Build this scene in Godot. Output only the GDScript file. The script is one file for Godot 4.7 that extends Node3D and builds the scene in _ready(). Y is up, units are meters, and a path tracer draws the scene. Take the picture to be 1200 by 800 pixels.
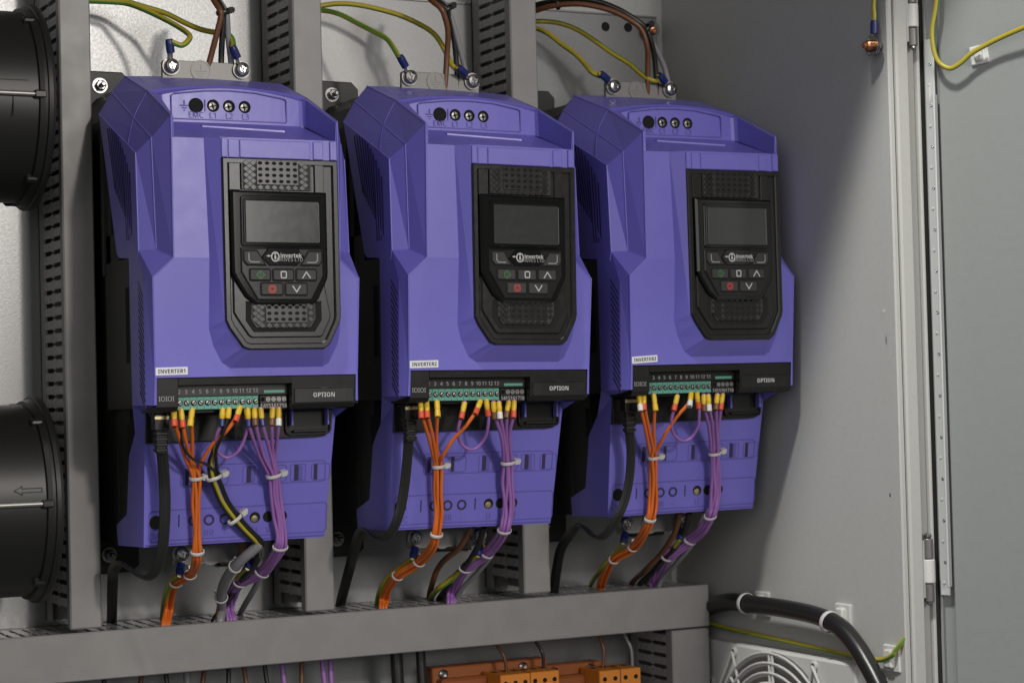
extends Node3D
# A control cabinet: three violet drives in a row on a galvanised plate, slotted ducts, wires, side wall and door.
# Units are metres; shapes are written in millimetres and scaled by MM.
const MM := 0.001
var mats := {}

func _ready() -> void:
	# camera: seen from the left, a long lens, focus on the nearest drives
	var cam := Camera3D.new()
	cam.name = "camera"
	add_child(cam)
	var look := CameraAttributesPhysical.new()
	look.frustum_focal_length = 72.000
	look.frustum_focus_distance = 1.55
	look.frustum_near = 0.05
	look.frustum_far = 40.0
	look.exposure_aperture = 13.0
	cam.attributes = look
	cam.fov = 18.9246
	cam.near = 0.05
	cam.far = 40.0
	cam.transform = Transform3D(Basis(Vector3(0.887910, -0.025224, 0.459325), Vector3(0.010434, 0.999343, 0.034710), Vector3(-0.459899, -0.026027, 0.887590)), Vector3(-0.447185, -0.018518, 1.514819))
	cam.current = true
	# surroundings: an even dim grey background; all lamps stand out of view
	var we := WorldEnvironment.new()
	var env := Environment.new()
	env.background_mode = Environment.BG_COLOR
	env.background_color = lin(0.98, 1.0, 1.0)
	env.background_energy_multiplier = 0.1
	env.tonemap_mode = Environment.TONE_MAPPER_LINEAR
	env.tonemap_exposure = 1.0
	env.sdfgi_enabled = true
	env.ssao_enabled = true
	env.ssil_enabled = true
	we.environment = env
	add_child(we)
	var spot := SpotLight3D.new()
	spot.name = "unseen_front_lamp"  # out of view, placed to light the left drive and throw its shadows
	spot.light_energy = 4.7
	spot.light_color = Color(1.0, 0.97, 0.93)
	spot.light_size = 0.11
	spot.spot_range = 12.0
	spot.spot_attenuation = 2.0
	spot.spot_angle = 11.5
	spot.spot_angle_attenuation = 1.0
	spot.shadow_enabled = true
	add_child(spot)
	spot.look_at_from_position(Vector3(0.62, 1.22, 3.5), Vector3(0.02, 0.08, 0.0), Vector3.UP)
	lamp("unseen_soft_light", Vector3(0.65, 0.53, 2.7), Vector3(0.2, 0.05, 0.0), Vector2(0.97, 0.78), 1.9, Color(1.0, 0.985, 0.965))  # unseen broad source behind the camera, placed to light and gloss the drives
	lamp("added_fill_light", Vector3(-1.8, 0.6, 2.6), Vector3(0.3, 0.0, 0.0), Vector2(1.6, 1.8), 1.6, Color(1.0, 0.99, 0.97))  # added fill from the front left, lifts the shade on wall and drives
	lamp("unseen_ceiling_lamp", Vector3(-0.6, 1.9, 0.97), Vector3(0.57, -0.1, 0.15), Vector2(0.2, 0.2), 5.6, Color(1.0, 0.995, 0.97))  # out of view overhead, placed to light the side wall and door
	make_materials()
	cabinet()
	upright_duct("leftmost upright grey slotted duct, between the fan drums and the left drive", -30, -5.3, -189.5, 620, -170, 325)
	upright_duct("upright grey slotted duct between the left and middle drives", 162.6, 187.8, -189.5, 620, -174, 325)
	upright_duct("upright grey slotted duct between the middle and right drives", 362.0, 387.6, -188.5, 620, -173, 330)
	upright_duct("short upright grey duct below the right end of the long duct", 508.0, 547.0, -700, -230.5, -300, -234)
	level_duct()
	var one := drive()
	var all := [one, one.duplicate(), one.duplicate()]
	var places := [Vector3(0.00000, 0.00000, 0.00000), Vector3(0.20000, 0.00209, -0.00065), Vector3(0.39636, 0.00272, -0.00057)]
	var turns := [0.00000, -0.01174, 0.00247]
	var which := ["left", "middle", "right"]
	for i in 3:
		var d: Node3D = all[i]
		if i > 0:
			d.name = "inverter_drive"
			add_child(d, true)
		d.position = places[i]
		d.rotation.z = turns[i]
		tag(d, "violet motor drive with black keypad, %s of the three, its sticker reading INVERTER%d" % [which[i], i + 1], "motor drive", "violet motor drives")
		var s := MB.new()
		s.box(-12.0, 12.0, -2.8, 2.8, 0, 0.35, 0.1)
		var st := part("name_sticker", s, mats.sticker, d)
		st.transform = Transform3D(Basis(Vector3.RIGHT, atan(5.0 / 86.0)) * Basis(Vector3.BACK, [0.01, 0.02, 0.05][i]), Vector3(11.4, 4.6, 97.35) * MM)
		lettering("sticker_text", "INVERTER%d" % (i + 1), 2.7, Vector3(0.2, 0, 0.4), mats.print_black, st, true)
	duct_fan("upper black fan drum with a bright tie rod at the left edge", 208.0)
	duct_fan("lower black fan drum with an arrow mark at the left edge", -88.5)
	filter_fan()
	var door := open_door()
	door_wire()
	terminal_pair("larger orange terminal block under the third upright duct", 343.0, -257.0, -47.0, 57.0, 6)
	terminal_pair("smaller orange terminal block beside the short duct", 440.0, -261.5, -47.0, 42.0, 4)
	for q in [[296.0, -251.0, 112.0, "left"], [404.0, -258.0, 60.0, "right"]]:
		var t := thing("relay_carrier", "reddish brown relay carrier strip behind the orange terminal blocks, %s piece" % q[3], "relay carrier", "reddish relay carriers")
		var b := MB.new()
		b.box(q[0], q[0] + q[2], q[1] - 60, q[1], -100, -84, 1.0)
		b.box(q[0] + 4, q[0] + q[2] - 4, q[1] - 60, q[1] - 9, -84, -72, 2.0)
		part("carrier_body", b, mats.board_red, t)
		for sx in [10.0, q[2] * 0.78]:
			b = MB.new()
			b.lathe([Vector2(4.2, -84), Vector2(4.0, -81.5), Vector2(2.4, -80.4), Vector2(0, -80.8)], 14, Transform3D(Basis.IDENTITY, Vector3(q[0] + sx, q[1] - 5.5, 0)))
			part("carrier_screw", b, mats.chrome, t)
	for q in [[501.2, 318.6, "left"], [525.4, 319.2, "right"]]:
		var t := thing("wall_hole", "dark round hole in the plate above the right drive, %s one" % q[2], "hole", "dark plate holes")
		var b := MB.new()
		b.lathe([Vector2(4.4, -111.9), Vector2(3.9, -111.2), Vector2(3.5, -111.6), Vector2(0, -111.7)], 20, Transform3D(Basis.IDENTITY, Vector3(q[0], q[1], 0)))
		part("plug", b, mats.hole, t)
	lay_wires()


func lamp(called: String, at: Vector3, target: Vector3, size: Vector2, energy: float, colour: Color) -> void:
	var l := AreaLight3D.new()
	l.name = called
	l.area_size = size
	l.light_energy = energy
	l.light_color = colour
	l.shadow_enabled = true
	l.set("area_range", 12.0)
	l.set("area_attenuation", 2.0)
	add_child(l)
	l.look_at_from_position(at, target, Vector3.UP)

func extra_ferrule(label: String, at: Array) -> void:
	var t := thing("wire_ferrule", label, "ferrule", "loop end ferrules")
	var f := MB.new()
	f.lathe([Vector2(0, -2), Vector2(2.1, -1.6), Vector2(2.25, 3.6), Vector2(1.9, 6.2), Vector2(1.3, 6.6)], 14, facing(Vector3(at[0], at[1], at[2]), Vector3(0.1, -1, 0)))
	part("collar", f, mats.yellow_plastic, t)
	f = MB.new()
	f.lathe([Vector2(1.4, 6.4), Vector2(2.2, 6.5), Vector2(2.3, 7.0), Vector2(2.3, 11.6), Vector2(1.4, 12.2)], 14, facing(Vector3(at[0], at[1], at[2]), Vector3(0.12, -1, 0)))
	part("marker_sleeve", f, mats.red_plastic, t)

func door_wire() -> void:
	# written in the door's own axes, then set in the room
	var turn := Transform3D(Basis(Vector3.UP, deg_to_rad(-60)), Vector3(612, 0, 215))
	var p := []
	for q in pts([14, 330, 14, 11.3, 287.3, 12, 6.9, 262, 12, 9.8, 241, 12, 19.5, 232, 12, 28.7, 234.5, 12, 39.5, 242, 12, 57.1, 249.3, 12, 81.4, 256.5, 14, 130, 270, 16]):
		var w: Vector3 = turn * q
		p.append_array([w.x, w.y, w.z])
	run_wire("earth_wire", "yellow and green earth wire looping over the open door", "wire", "yellow and green earth wires", p, 2.0, "wire_earth", "", 0.0, "", 0.86)
	adhesive_mount("white adhesive mount on the open door holding the looping wire", Transform3D(Basis(Vector3.UP, deg_to_rad(-60)) * Basis(Vector3.BACK, 0.12), turn * Vector3(41.5, 241.5, 0.2) * MM), 7.5)

func lay_wires() -> void:
	run_wire("orange_wire", "leftmost of the orange control wires on the left violet drive", "wire", "orange control wires", [15.7, -21.9, 87, 15.7, -30.6, 88.8, 21.6, -43.5, 80, 31.1, -57.9, 63.2, 38.7, -74, 59.1, 39.9, -93.1, 52.6, 42.1, -112.9, 49.9, 42.5, -130.1, 45, 45.3, -138.7, 34.2, 50.2, -148.1, 8.3, 45.7, -155.2, -16.8, 48.3, -168.3, -42.4, 52.3, -181, -57.2, 46.6, -192.5, -48, 47.1, -206.5, -50], 1.45, "wire_orange", "", 1.0, "red_plastic", 0.00)
	run_wire("orange_wire", "second from left of the orange control wires on the left violet drive", "wire", "orange control wires", [20.9, -22, 87, 21.7, -30.9, 87.6, 26.3, -45.5, 80.4, 35.6, -61.4, 63.6, 39.6, -74.1, 59.5, 42.1, -93.3, 54.5, 42.5, -112.7, 50.4, 44, -129.6, 45.9, 47.6, -139.4, 35.7, 50.6, -148.7, 10.1, 47.1, -156.6, -14.2, 49.3, -168.6, -40.8, 52.6, -180.7, -56.5, 48.5, -192.5, -48, 49, -206.5, -50], 1.45, "wire_orange", "", 1.0, "red_plastic", 0.00)
	run_wire("orange_wire", "straight third of the orange control wires on the left violet drive", "wire", "orange control wires", [29.9, -21.9, 87, 28.6, -30.4, 87.8, 32.2, -43.6, 77.9, 37, -61.8, 63.5, 43.6, -74.1, 59, 44.4, -93.2, 52.5, 46, -113, 48.1, 47.4, -130.4, 44.8, 50.2, -140.3, 33.9, 53, -151.2, 8.1, 49.9, -159.1, -16.3, 54.1, -170, -42, 57.5, -182.2, -57.9, 51.9, -192.5, -48, 52.4, -206.5, -50], 1.45, "wire_orange", "", 1.0, "yellow_plastic", 0.00)
	run_wire("orange_wire", "slanting rightmost of the orange control wires on the left violet drive", "wire", "orange control wires", [66.6, -21.6, 87, 62.4, -29, 90, 56.5, -39, 86, 49, -48.7, 76.1, 43.3, -62.6, 65.1, 43.5, -74.3, 56.4, 45, -92.9, 51.5, 45.4, -112.4, 48.2, 46.8, -130.1, 44, 49.7, -140, 32.7, 51.9, -150.7, 5.1, 49.2, -157.8, -18.2, 53.2, -169.6, -43.6, 56.1, -181.9, -60, 50.3, -192.5, -48, 50.8, -206.5, -50], 1.45, "wire_orange", "", 1.0, "red_plastic", 0.00)
	cable_tie("topmost white cable tie on the orange bundle of the left drive", [41.2, -74.2, 58], [0.1, -1, -0.3], 5.0, 3.7, [6.8, 0.8, 0], "tie", 1.5)
	cable_tie("second white cable tie on the orange bundle of the left drive", [45.4, -130, 45], [0.1, -0.9, -0.5], 5.0, 3.7, [1.5, -4.8, 0], "tie", 1.5)
	cable_tie("third white cable tie on the orange bundle of the left drive", [51.3, -149.7, 8], [-0, -0.3, -0.9], 5.0, 3.7, [1.5, -4.8, 0], "tie", 1.5)
	cable_tie("fourth white cable tie on the orange bundle of the left drive", [48.1, -157.3, -16], [-0, -0.4, -0.9], 5.0, 3.7, [1.5, -4.8, 0], "tie", 1.5)
	run_wire("orange_wire", "leftmost of the orange control wires on the middle violet drive", "wire", "orange control wires", [212.1, -21, 87, 212.4, -30.8, 88.3, 221.5, -47, 78.4, 231, -61.9, 66.2, 236.6, -73.2, 58.4, 238.2, -92.6, 53.2, 240.1, -110.7, 50.3, 240, -127.6, 45.1, 242, -137.5, 32.1, 242.3, -149.4, 6.8, 234.5, -161.7, -17, 234.7, -174.9, -41.3, 238.1, -185.2, -57.3, 234.8, -192.5, -51.3, 235.3, -206.5, -53.3], 1.45, "wire_orange", "", 1.0, "red_plastic", 0.00)
	run_wire("orange_wire", "second from left of the orange control wires on the middle violet drive", "wire", "orange control wires", [217.3, -21.1, 87, 217.2, -31.7, 88.8, 225.9, -48.3, 77.8, 233.7, -63.6, 66.2, 237.9, -73.3, 59.1, 239.6, -92.2, 55.3, 241.3, -110.7, 50.2, 241.6, -126.8, 45.8, 242.9, -139, 33.4, 243.6, -151.5, 6.8, 235, -163, -16.6, 236.1, -175.8, -39.5, 239.5, -185.6, -56.1, 236.7, -192.5, -50, 237.2, -206.5, -52], 1.45, "wire_orange", "", 1.0, "red_plastic", 0.00)
	run_wire("orange_wire", "straight third of the orange control wires on the middle violet drive", "wire", "orange control wires", [226.2, -21.3, 87, 225.3, -30.7, 89.1, 230.6, -48.5, 75.4, 235.4, -62, 65.9, 242.4, -73.4, 58, 243.6, -93, 53.4, 245.8, -111.3, 49.4, 245.2, -128.3, 43.9, 246.5, -140.6, 32.3, 246.8, -153.9, 5.9, 238.5, -166.1, -18.3, 239.4, -177.5, -41.7, 244.8, -187.1, -57.6, 240.1, -192.5, -51.8, 240.6, -206.5, -53.8], 1.45, "wire_orange", "", 1.0, "yellow_plastic", 0.00)
	run_wire("orange_wire", "slanting rightmost of the orange control wires on the middle violet drive", "wire", "orange control wires", [264, -21.9, 87, 257.9, -30.6, 90.1, 251.2, -41.6, 85.8, 244.1, -52.8, 75.9, 239.3, -65, 67.4, 241.5, -73.1, 55.8, 242.8, -92.7, 51.4, 244.9, -111.3, 47.7, 245.4, -128.2, 43.9, 244.9, -139.7, 30.6, 247, -153, 4.5, 238.1, -165.2, -19.6, 238.2, -177.1, -43.2, 243.2, -186, -58.9, 238.5, -192.5, -53.2, 239, -206.5, -55.2], 1.45, "wire_orange", "", 1.0, "red_plastic", 0.00)
	cable_tie("topmost white cable tie on the orange bundle of the middle drive", [239.6, -73.3, 58], [0.1, -1, -0.2], 5.0, 3.7, [6.8, 0.8, 0], "tie", 1.5)
	cable_tie("second white cable tie on the orange bundle of the middle drive", [242.8, -127.6, 45], [0, -0.9, -0.5], 5.0, 3.7, [1.5, -4.8, 0], "tie", 1.5)
	cable_tie("third white cable tie on the orange bundle of the middle drive", [244.7, -151.9, 6], [-0.1, -0.4, -0.9], 5.0, 3.7, [1.5, -4.8, 0], "tie", 1.5)
	cable_tie("fourth white cable tie on the orange bundle of the middle drive", [236.2, -164, -18], [-0.1, -0.4, -0.9], 5.0, 3.7, [1.5, -4.8, 0], "tie", 1.5)
	run_wire("orange_wire", "leftmost of the orange control wires on the right violet drive", "wire", "orange control wires", [407.2, -20.1, 87, 408, -30.5, 87.9, 418.9, -50.1, 76.9, 429.4, -65.6, 63.8, 434.2, -73, 58.1, 436.7, -91.9, 52.8, 438, -110.3, 48.5, 437.4, -124.8, 45.4, 438.7, -136.4, 32, 443.9, -149.3, 6.2, 439, -160.9, -17.7, 442.3, -175.9, -41.5, 447.3, -185.7, -57.7, 452.7, -192.5, -68, 453.2, -206.5, -70], 1.45, "wire_orange", "", 1.0, "white", 0.00)
	run_wire("orange_wire", "second from left of the orange control wires on the right violet drive", "wire", "orange control wires", [411.7, -20.2, 87, 411.7, -30.2, 88, 422.8, -49.8, 75.8, 432.9, -65.4, 64.6, 434.6, -73.5, 60.2, 438, -91.8, 55.4, 439.5, -110.4, 50.6, 439.1, -124.7, 46.2, 440.6, -137.5, 34.1, 444.5, -150.5, 7.4, 438.1, -161.9, -16.5, 443.1, -176.5, -40.7, 448.8, -186.6, -57.1, 454.6, -192.5, -66.7, 455.1, -206.5, -68.7], 1.45, "wire_orange", "", 1.0, "red_plastic", 0.00)
	run_wire("orange_wire", "straight third of the orange control wires on the right violet drive", "wire", "orange control wires", [421.1, -20.4, 87, 421.5, -30.8, 87.8, 427.3, -50.5, 76, 435, -65.8, 64.2, 439.3, -73.5, 58.2, 441.9, -92.6, 52.7, 444.4, -111.3, 48.9, 443.2, -126.6, 44.7, 444.1, -139.9, 30.5, 448.3, -153.5, 6.7, 442, -165.1, -18.1, 447.8, -178.6, -42.2, 453.7, -188.6, -58.8, 458, -192.5, -68.5, 458.5, -206.5, -70.5], 1.45, "wire_orange", "", 1.0, "yellow_plastic", 0.00)
	run_wire("orange_wire", "slanting rightmost of the orange control wires on the right violet drive", "wire", "orange control wires", [457.5, -20.5, 87, 452.6, -28.6, 90.6, 444.5, -39.2, 85.5, 439.3, -52.2, 76.2, 437.5, -64.4, 66.3, 438.5, -73.3, 56.1, 441.9, -92.2, 52.2, 443.4, -111.1, 46.7, 442.3, -126.1, 43.1, 444, -138.4, 30, 447.8, -151.8, 3.6, 443, -163.4, -20, 447.3, -178.4, -43.5, 452.8, -187.5, -60.1, 456.4, -192.5, -69.9, 456.9, -206.5, -71.9], 1.45, "wire_orange", "", 1.0, "white", 0.00)
	cable_tie("topmost white cable tie on the orange bundle of the right drive", [437.2, -73.5, 58], [0.1, -1, -0.3], 5.0, 3.7, [6.8, 0.8, 0], "tie", 1.5)
	cable_tie("second white cable tie on the orange bundle of the right drive", [440.1, -125.4, 45], [0, -0.8, -0.5], 5.0, 3.7, [1.5, -4.8, 0], "tie", 1.5)
	cable_tie("third white cable tie on the orange bundle of the right drive", [445.8, -151.3, 6], [-0, -0.4, -0.9], 5.0, 3.7, [1.5, -4.8, 0], "tie", 1.5)
	cable_tie("fourth white cable tie on the orange bundle of the right drive", [440.6, -162.9, -18], [-0, -0.5, -0.9], 5.0, 3.7, [1.5, -4.8, 0], "tie", 1.5)
	run_wire("violet_wire", "leftmost of the violet control wires on the left violet drive", "wire", "violet control wires", [72.1, -22.4, 87, 73.8, -37.3, 85.6, 87.4, -58.1, 67.4, 98.6, -74.7, 57.8, 101.7, -90.2, 53.4, 104.8, -106.7, 49.5, 107.8, -119.7, 48.4, 108, -128.8, 44.5, 107.8, -139.1, 29, 107.9, -149.1, 5.9, 98.9, -158.3, -18.3, 99.4, -171.1, -42, 102.5, -182.5, -55.7, 101, -192.5, -49.3, 101.5, -206.5, -51.3], 1.50, "wire_violet", "", 1.0, "navy_plastic", 0.00)
	run_wire("violet_wire", "second from left of the violet control wires on the left violet drive", "wire", "violet control wires", [77.3, -22.5, 87, 78.1, -36.8, 87.6, 90.3, -58.4, 68.8, 100.9, -74.4, 60.2, 103.5, -89.6, 54.8, 107.5, -106.3, 51.5, 109.4, -119.6, 48.9, 110, -129.5, 45.3, 110.3, -140.7, 28.8, 108.7, -150.9, 7.3, 100.4, -159.8, -16.1, 101, -172.2, -40.1, 103.4, -183.1, -55.1, 103.2, -192.5, -48, 103.7, -206.5, -50], 1.50, "wire_violet", "", 1.0, "wire_brown", 0.00)
	run_wire("violet_wire", "middle of the violet control wires on the left violet drive", "wire", "violet control wires", [82, -22.6, 87, 83.9, -37.6, 87.2, 95.7, -57.7, 69.5, 102.7, -74.4, 60.7, 105.3, -89.6, 55.5, 109.2, -105.7, 51.3, 111.4, -119.1, 49.3, 111.6, -130.5, 45.8, 111.7, -141.9, 29.4, 109.6, -152.6, 6.9, 101, -162.1, -16.6, 102.7, -172.9, -41.8, 106.5, -184, -54.2, 105.6, -192.5, -48, 106.1, -206.5, -50], 1.50, "wire_violet", "", 1.0, "navy_plastic", 0.00)
	run_wire("violet_wire", "fourth from left of the violet control wires on the left violet drive", "wire", "violet control wires", [91.8, -22.6, 87, 90.6, -37.8, 87, 98.1, -58.4, 68.6, 105.4, -74.5, 58.1, 108.9, -89.5, 52.6, 111.7, -105.5, 50.6, 114.4, -119.8, 47.7, 115.2, -131, 43.7, 113.4, -143.1, 27.7, 112, -154.4, 6.6, 103.1, -163.5, -19.1, 105.8, -174, -42.2, 107.3, -184.5, -56.1, 107.6, -192.5, -49.5, 108.1, -206.5, -51.5], 1.50, "wire_violet", "", 1.0, "wire_brown", 0.00)
	run_wire("violet_wire", "rightmost of the violet control wires on the left violet drive", "wire", "violet control wires", [96.3, -22.7, 87, 96, -37.6, 86.4, 101.1, -58.2, 65.5, 102.4, -75, 57.3, 105.5, -89.8, 51.9, 109.6, -106.5, 49.5, 111.5, -118.8, 47.2, 111.7, -129.9, 42.7, 111.1, -141.4, 26.4, 110.9, -152.4, 4.4, 101.8, -161.2, -19.9, 102.8, -173.3, -43.4, 104.6, -183.4, -57.6, 104.5, -192.5, -50.9, 105, -206.5, -52.9], 1.50, "wire_violet", "", 1.0, "white", 0.00)
	cable_tie("topmost white cable tie on the violet bundle of the left drive", [101.9, -74.7, 59], [0.2, -0.9, -0.3], 5.9, 3.7, [7.7, 0.8, 0], "tie", 1.5)
	cable_tie("second white cable tie on the violet bundle of the left drive", [111.5, -130, 44], [0, -0.7, -0.7], 5.9, 3.7, [1.8, -4.8, 0], "tie", 1.5)
	cable_tie("third white cable tie on the violet bundle of the left drive", [109.9, -151.8, 6], [-0.2, -0.4, -0.9], 5.9, 3.7, [1.8, -4.8, 0], "tie", 1.5)
	cable_tie("fourth white cable tie on the violet bundle of the left drive", [100.9, -160.8, -18], [-0.1, -0.4, -0.9], 5.9, 3.7, [1.8, -4.8, 0], "tie", 1.5)
	run_wire("violet_wire", "leftmost of the violet control wires on the middle violet drive", "wire", "violet control wires", [274.8, -22.5, 87, 276.7, -34.3, 85.4, 287.8, -51.8, 74.2, 297.2, -72.1, 59, 298.5, -88.2, 52.8, 301, -104.2, 50.8, 301, -115.6, 47.6, 299.9, -126.4, 44.3, 302.3, -135.9, 27.3, 303.3, -145.9, 5.4, 295, -159.4, -17.6, 298, -174.5, -42.5, 299.8, -184.5, -55.3, 296.9, -192.5, -50.7, 297.4, -206.5, -52.7], 1.50, "wire_violet", "", 1.0, "wire_brown", 0.00)
	run_wire("violet_wire", "second from left of the violet control wires on the middle violet drive", "wire", "violet control wires", [279.5, -22.6, 87, 280.6, -34.2, 86.8, 289.7, -51.3, 74.5, 299.1, -72.4, 60.5, 301.8, -88.5, 55.2, 301.8, -104.5, 51.1, 302.6, -115.8, 49.5, 301.6, -127.5, 45.5, 304.4, -137.5, 29, 305.1, -147.4, 7.9, 296.7, -161, -16.9, 299.4, -175.5, -40.8, 302.3, -185.5, -54.2, 299.2, -192.5, -49.3, 299.7, -206.5, -51.3], 1.50, "wire_violet", "", 1.0, "white", 0.00)
	run_wire("violet_wire", "third from left of the violet control wires on the middle violet drive", "wire", "violet control wires", [288.6, -22.5, 87, 286.7, -34.2, 86.5, 292.4, -51.5, 73.6, 301, -72.5, 59.1, 303.1, -88.6, 55.5, 305.6, -104.2, 52.4, 306, -115.9, 49.6, 304.8, -128.1, 45.6, 306.8, -138.6, 28.9, 305.4, -149.4, 7.9, 298.7, -163.2, -17, 301.3, -176.9, -40.4, 304.8, -186.3, -54.5, 301.5, -192.5, -49.1, 302, -206.5, -51.1], 1.50, "wire_violet", "", 1.0, "wire_brown", 0.00)
	run_wire("violet_wire", "rightmost of the violet control wires on the middle violet drive", "wire", "violet control wires", [293.1, -22.2, 87, 292, -34.7, 87.1, 294.7, -51.5, 74.1, 304.6, -72.6, 58, 306.8, -88.7, 53.2, 309.1, -104.6, 50, 308.8, -116.3, 46.9, 306.8, -128.6, 43.5, 307, -140.2, 27.9, 308.4, -151.3, 5.6, 300.6, -164.5, -18.4, 304.4, -177.8, -42.7, 308.3, -187.1, -55.8, 303.5, -192.5, -50.9, 304, -206.5, -52.9], 1.50, "wire_violet", "", 1.0, "red_plastic", 0.00)
	cable_tie("topmost white cable tie on the violet bundle of the middle drive", [300.6, -72.5, 59], [0.1, -0.9, -0.3], 5.9, 3.7, [7.7, 0.8, 0], "tie", 1.5)
	cable_tie("second white cable tie on the violet bundle of the middle drive", [303.6, -127.5, 44], [0, -0.7, -0.7], 5.9, 3.7, [1.8, -4.8, 0], "tie", 1.5)
	cable_tie("third white cable tie on the violet bundle of the middle drive", [305.6, -148.6, 6], [-0.2, -0.5, -0.9], 5.9, 3.7, [1.8, -4.8, 0], "tie", 1.5)
	cable_tie("fourth white cable tie on the violet bundle of the middle drive", [297.8, -161.9, -18], [-0.1, -0.5, -0.9], 5.9, 3.7, [1.8, -4.8, 0], "tie", 1.5)
	run_wire("violet_wire", "leftmost of the violet control wires on the right violet drive", "wire", "violet control wires", [469.5, -21.4, 87, 470.6, -33.4, 85.9, 482.5, -49.2, 73.3, 493.8, -71.9, 58.8, 497, -89.2, 54.2, 497.5, -105.8, 50.7, 497.7, -118, 48.7, 497.6, -124, 43.8, 499.2, -136.3, 27.7, 500.5, -145.6, 5.6, 491, -161.3, -18.7, 496.9, -174.5, -41.8, 500.5, -184.4, -55.5, 504, -192.5, -63.3, 504.5, -206.5, -65.3], 1.50, "wire_violet", "", 1.0, "wire_brown", 0.00)
	run_wire("violet_wire", "second from left of the violet control wires on the right violet drive", "wire", "violet control wires", [473.8, -21.5, 87, 475, -33.8, 86.5, 485.8, -49.1, 74, 495.3, -72, 60, 498, -89.4, 55.3, 500.3, -106.3, 52.4, 499.3, -118.4, 48.4, 498.3, -125.3, 45.8, 501.4, -137.1, 29.3, 501.5, -147.7, 7.2, 493.6, -163, -16.7, 497.5, -175.3, -40.3, 501.8, -185.4, -54.4, 506.2, -192.5, -61.9, 506.7, -206.5, -63.9], 1.50, "wire_violet", "", 1.0, "white", 0.00)
	run_wire("violet_wire", "third from left of the violet control wires on the right violet drive", "wire", "violet control wires", [483.2, -21.4, 87, 481.4, -33.8, 87.1, 489, -50.1, 74.9, 498.1, -71.5, 61.9, 500.4, -89.6, 55.7, 503.2, -106.5, 51.4, 502.1, -119.1, 49.7, 501.4, -126.4, 46, 503.1, -139.7, 29.3, 502.6, -149.8, 7.6, 494.8, -164.9, -16.3, 499.9, -177, -40.6, 504.2, -185.9, -55.4, 508.6, -192.5, -61.7, 509.1, -206.5, -63.7], 1.50, "wire_violet", "", 1.0, "wire_brown", 0.00)
	run_wire("violet_wire", "rightmost of the violet control wires on the right violet drive", "wire", "violet control wires", [488.3, -21.2, 87, 486.1, -34.3, 86.6, 491.4, -49.6, 74.6, 500.7, -72.2, 58.4, 504.3, -89.8, 53.5, 506.2, -106.4, 49.8, 505, -119.6, 47.3, 503.3, -127.7, 43.7, 505, -140.7, 27.5, 504.6, -151.8, 6, 497.4, -166.7, -17.4, 504.4, -178.7, -41.9, 507.4, -187.7, -56.5, 510.6, -192.5, -63.5, 511.1, -206.5, -65.5], 1.50, "wire_violet", "", 1.0, "red_plastic", 0.00)
	cable_tie("topmost white cable tie on the violet bundle of the right drive", [497.1, -72, 59], [0.2, -0.9, -0.3], 5.9, 3.7, [7.7, 0.8, 0], "tie", 1.5)
	cable_tie("second white cable tie on the violet bundle of the right drive", [500.3, -125.8, 44], [0.1, -0.7, -0.7], 5.9, 3.7, [1.8, -4.8, 0], "tie", 1.5)
	cable_tie("third white cable tie on the violet bundle of the right drive", [502.7, -148.6, 6], [-0.2, -0.5, -0.9], 5.9, 3.7, [1.8, -4.8, 0], "tie", 1.5)
	cable_tie("fourth white cable tie on the violet bundle of the right drive", [494.5, -163.9, -18], [-0.1, -0.5, -0.9], 5.9, 3.7, [1.8, -4.8, 0], "tie", 1.5)
	run_wire("jumper_wire", "thin violet jumper loop hanging under the green terminals of the left drive", "wire", "violet jumper loops", [52.9, -21.9, 87, 51.6, -33.4, 87, 49.8, -44.6, 80, 53.1, -54.2, 72, 61.6, -59.6, 70, 69.6, -54.1, 74, 73, -42.2, 80, 72.9, -32.1, 86, 71.3, -22.4, 86], 1.25, "wire_violet", "", 1.0, "navy_plastic", 0.00)
	extra_ferrule("yellow ferrule closing the violet jumper loop under the left drive", [71.3, -22.4, 86])
	run_wire("jumper_wire", "thin violet jumper loop hanging under the green terminals of the middle drive", "wire", "violet jumper loops", [250.2, -22.6, 87, 247, -32.4, 88, 246.3, -44.3, 82, 251.7, -54.5, 74, 260.1, -60.1, 71, 267.9, -58.7, 72, 271.8, -50.4, 78, 270.8, -37.7, 86, 268.8, -23, 87], 1.25, "wire_violet", "", 1.0, "red_plastic", 0.00)
	extra_ferrule("yellow ferrule closing the violet jumper loop under the middle drive", [268.8, -23, 87])
	run_wire("jumper_wire", "thin violet jumper loop hanging under the green terminals of the right drive", "wire", "violet jumper loops", [444.3, -21.6, 87, 440.2, -32.7, 88, 440.5, -44.5, 82, 446.8, -53.9, 75, 456.3, -59.8, 72, 464.3, -57.9, 74, 467.5, -48.1, 80, 464.8, -34.7, 87, 463, -22, 87], 1.25, "wire_violet", "", 1.0, "red_plastic", 0.00)
	extra_ferrule("yellow ferrule closing the violet jumper loop under the right drive", [463, -22, 87])
	run_wire("thin_black_wire", "thin black wire crossing the orange wires of the left drive to the striped pair", "wire", "", [21.4, -22, 85, 21.4, -35.6, 84, 25, -50, 78, 33.9, -59.7, 74, 43.6, -63.3, 72, 50.9, -67.4, 66, 55.4, -72.1, 62.5, 60.2, -82.5, 58.5, 66, -93.1, 54.5, 74.5, -104.4, 52.5, 84.2, -114.7, 49.5, 92.6, -122.3, 46.5, 97.4, -126.7, 42.5], 1.00, "wire_black", "", 0.0, "", 0.00)
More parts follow.
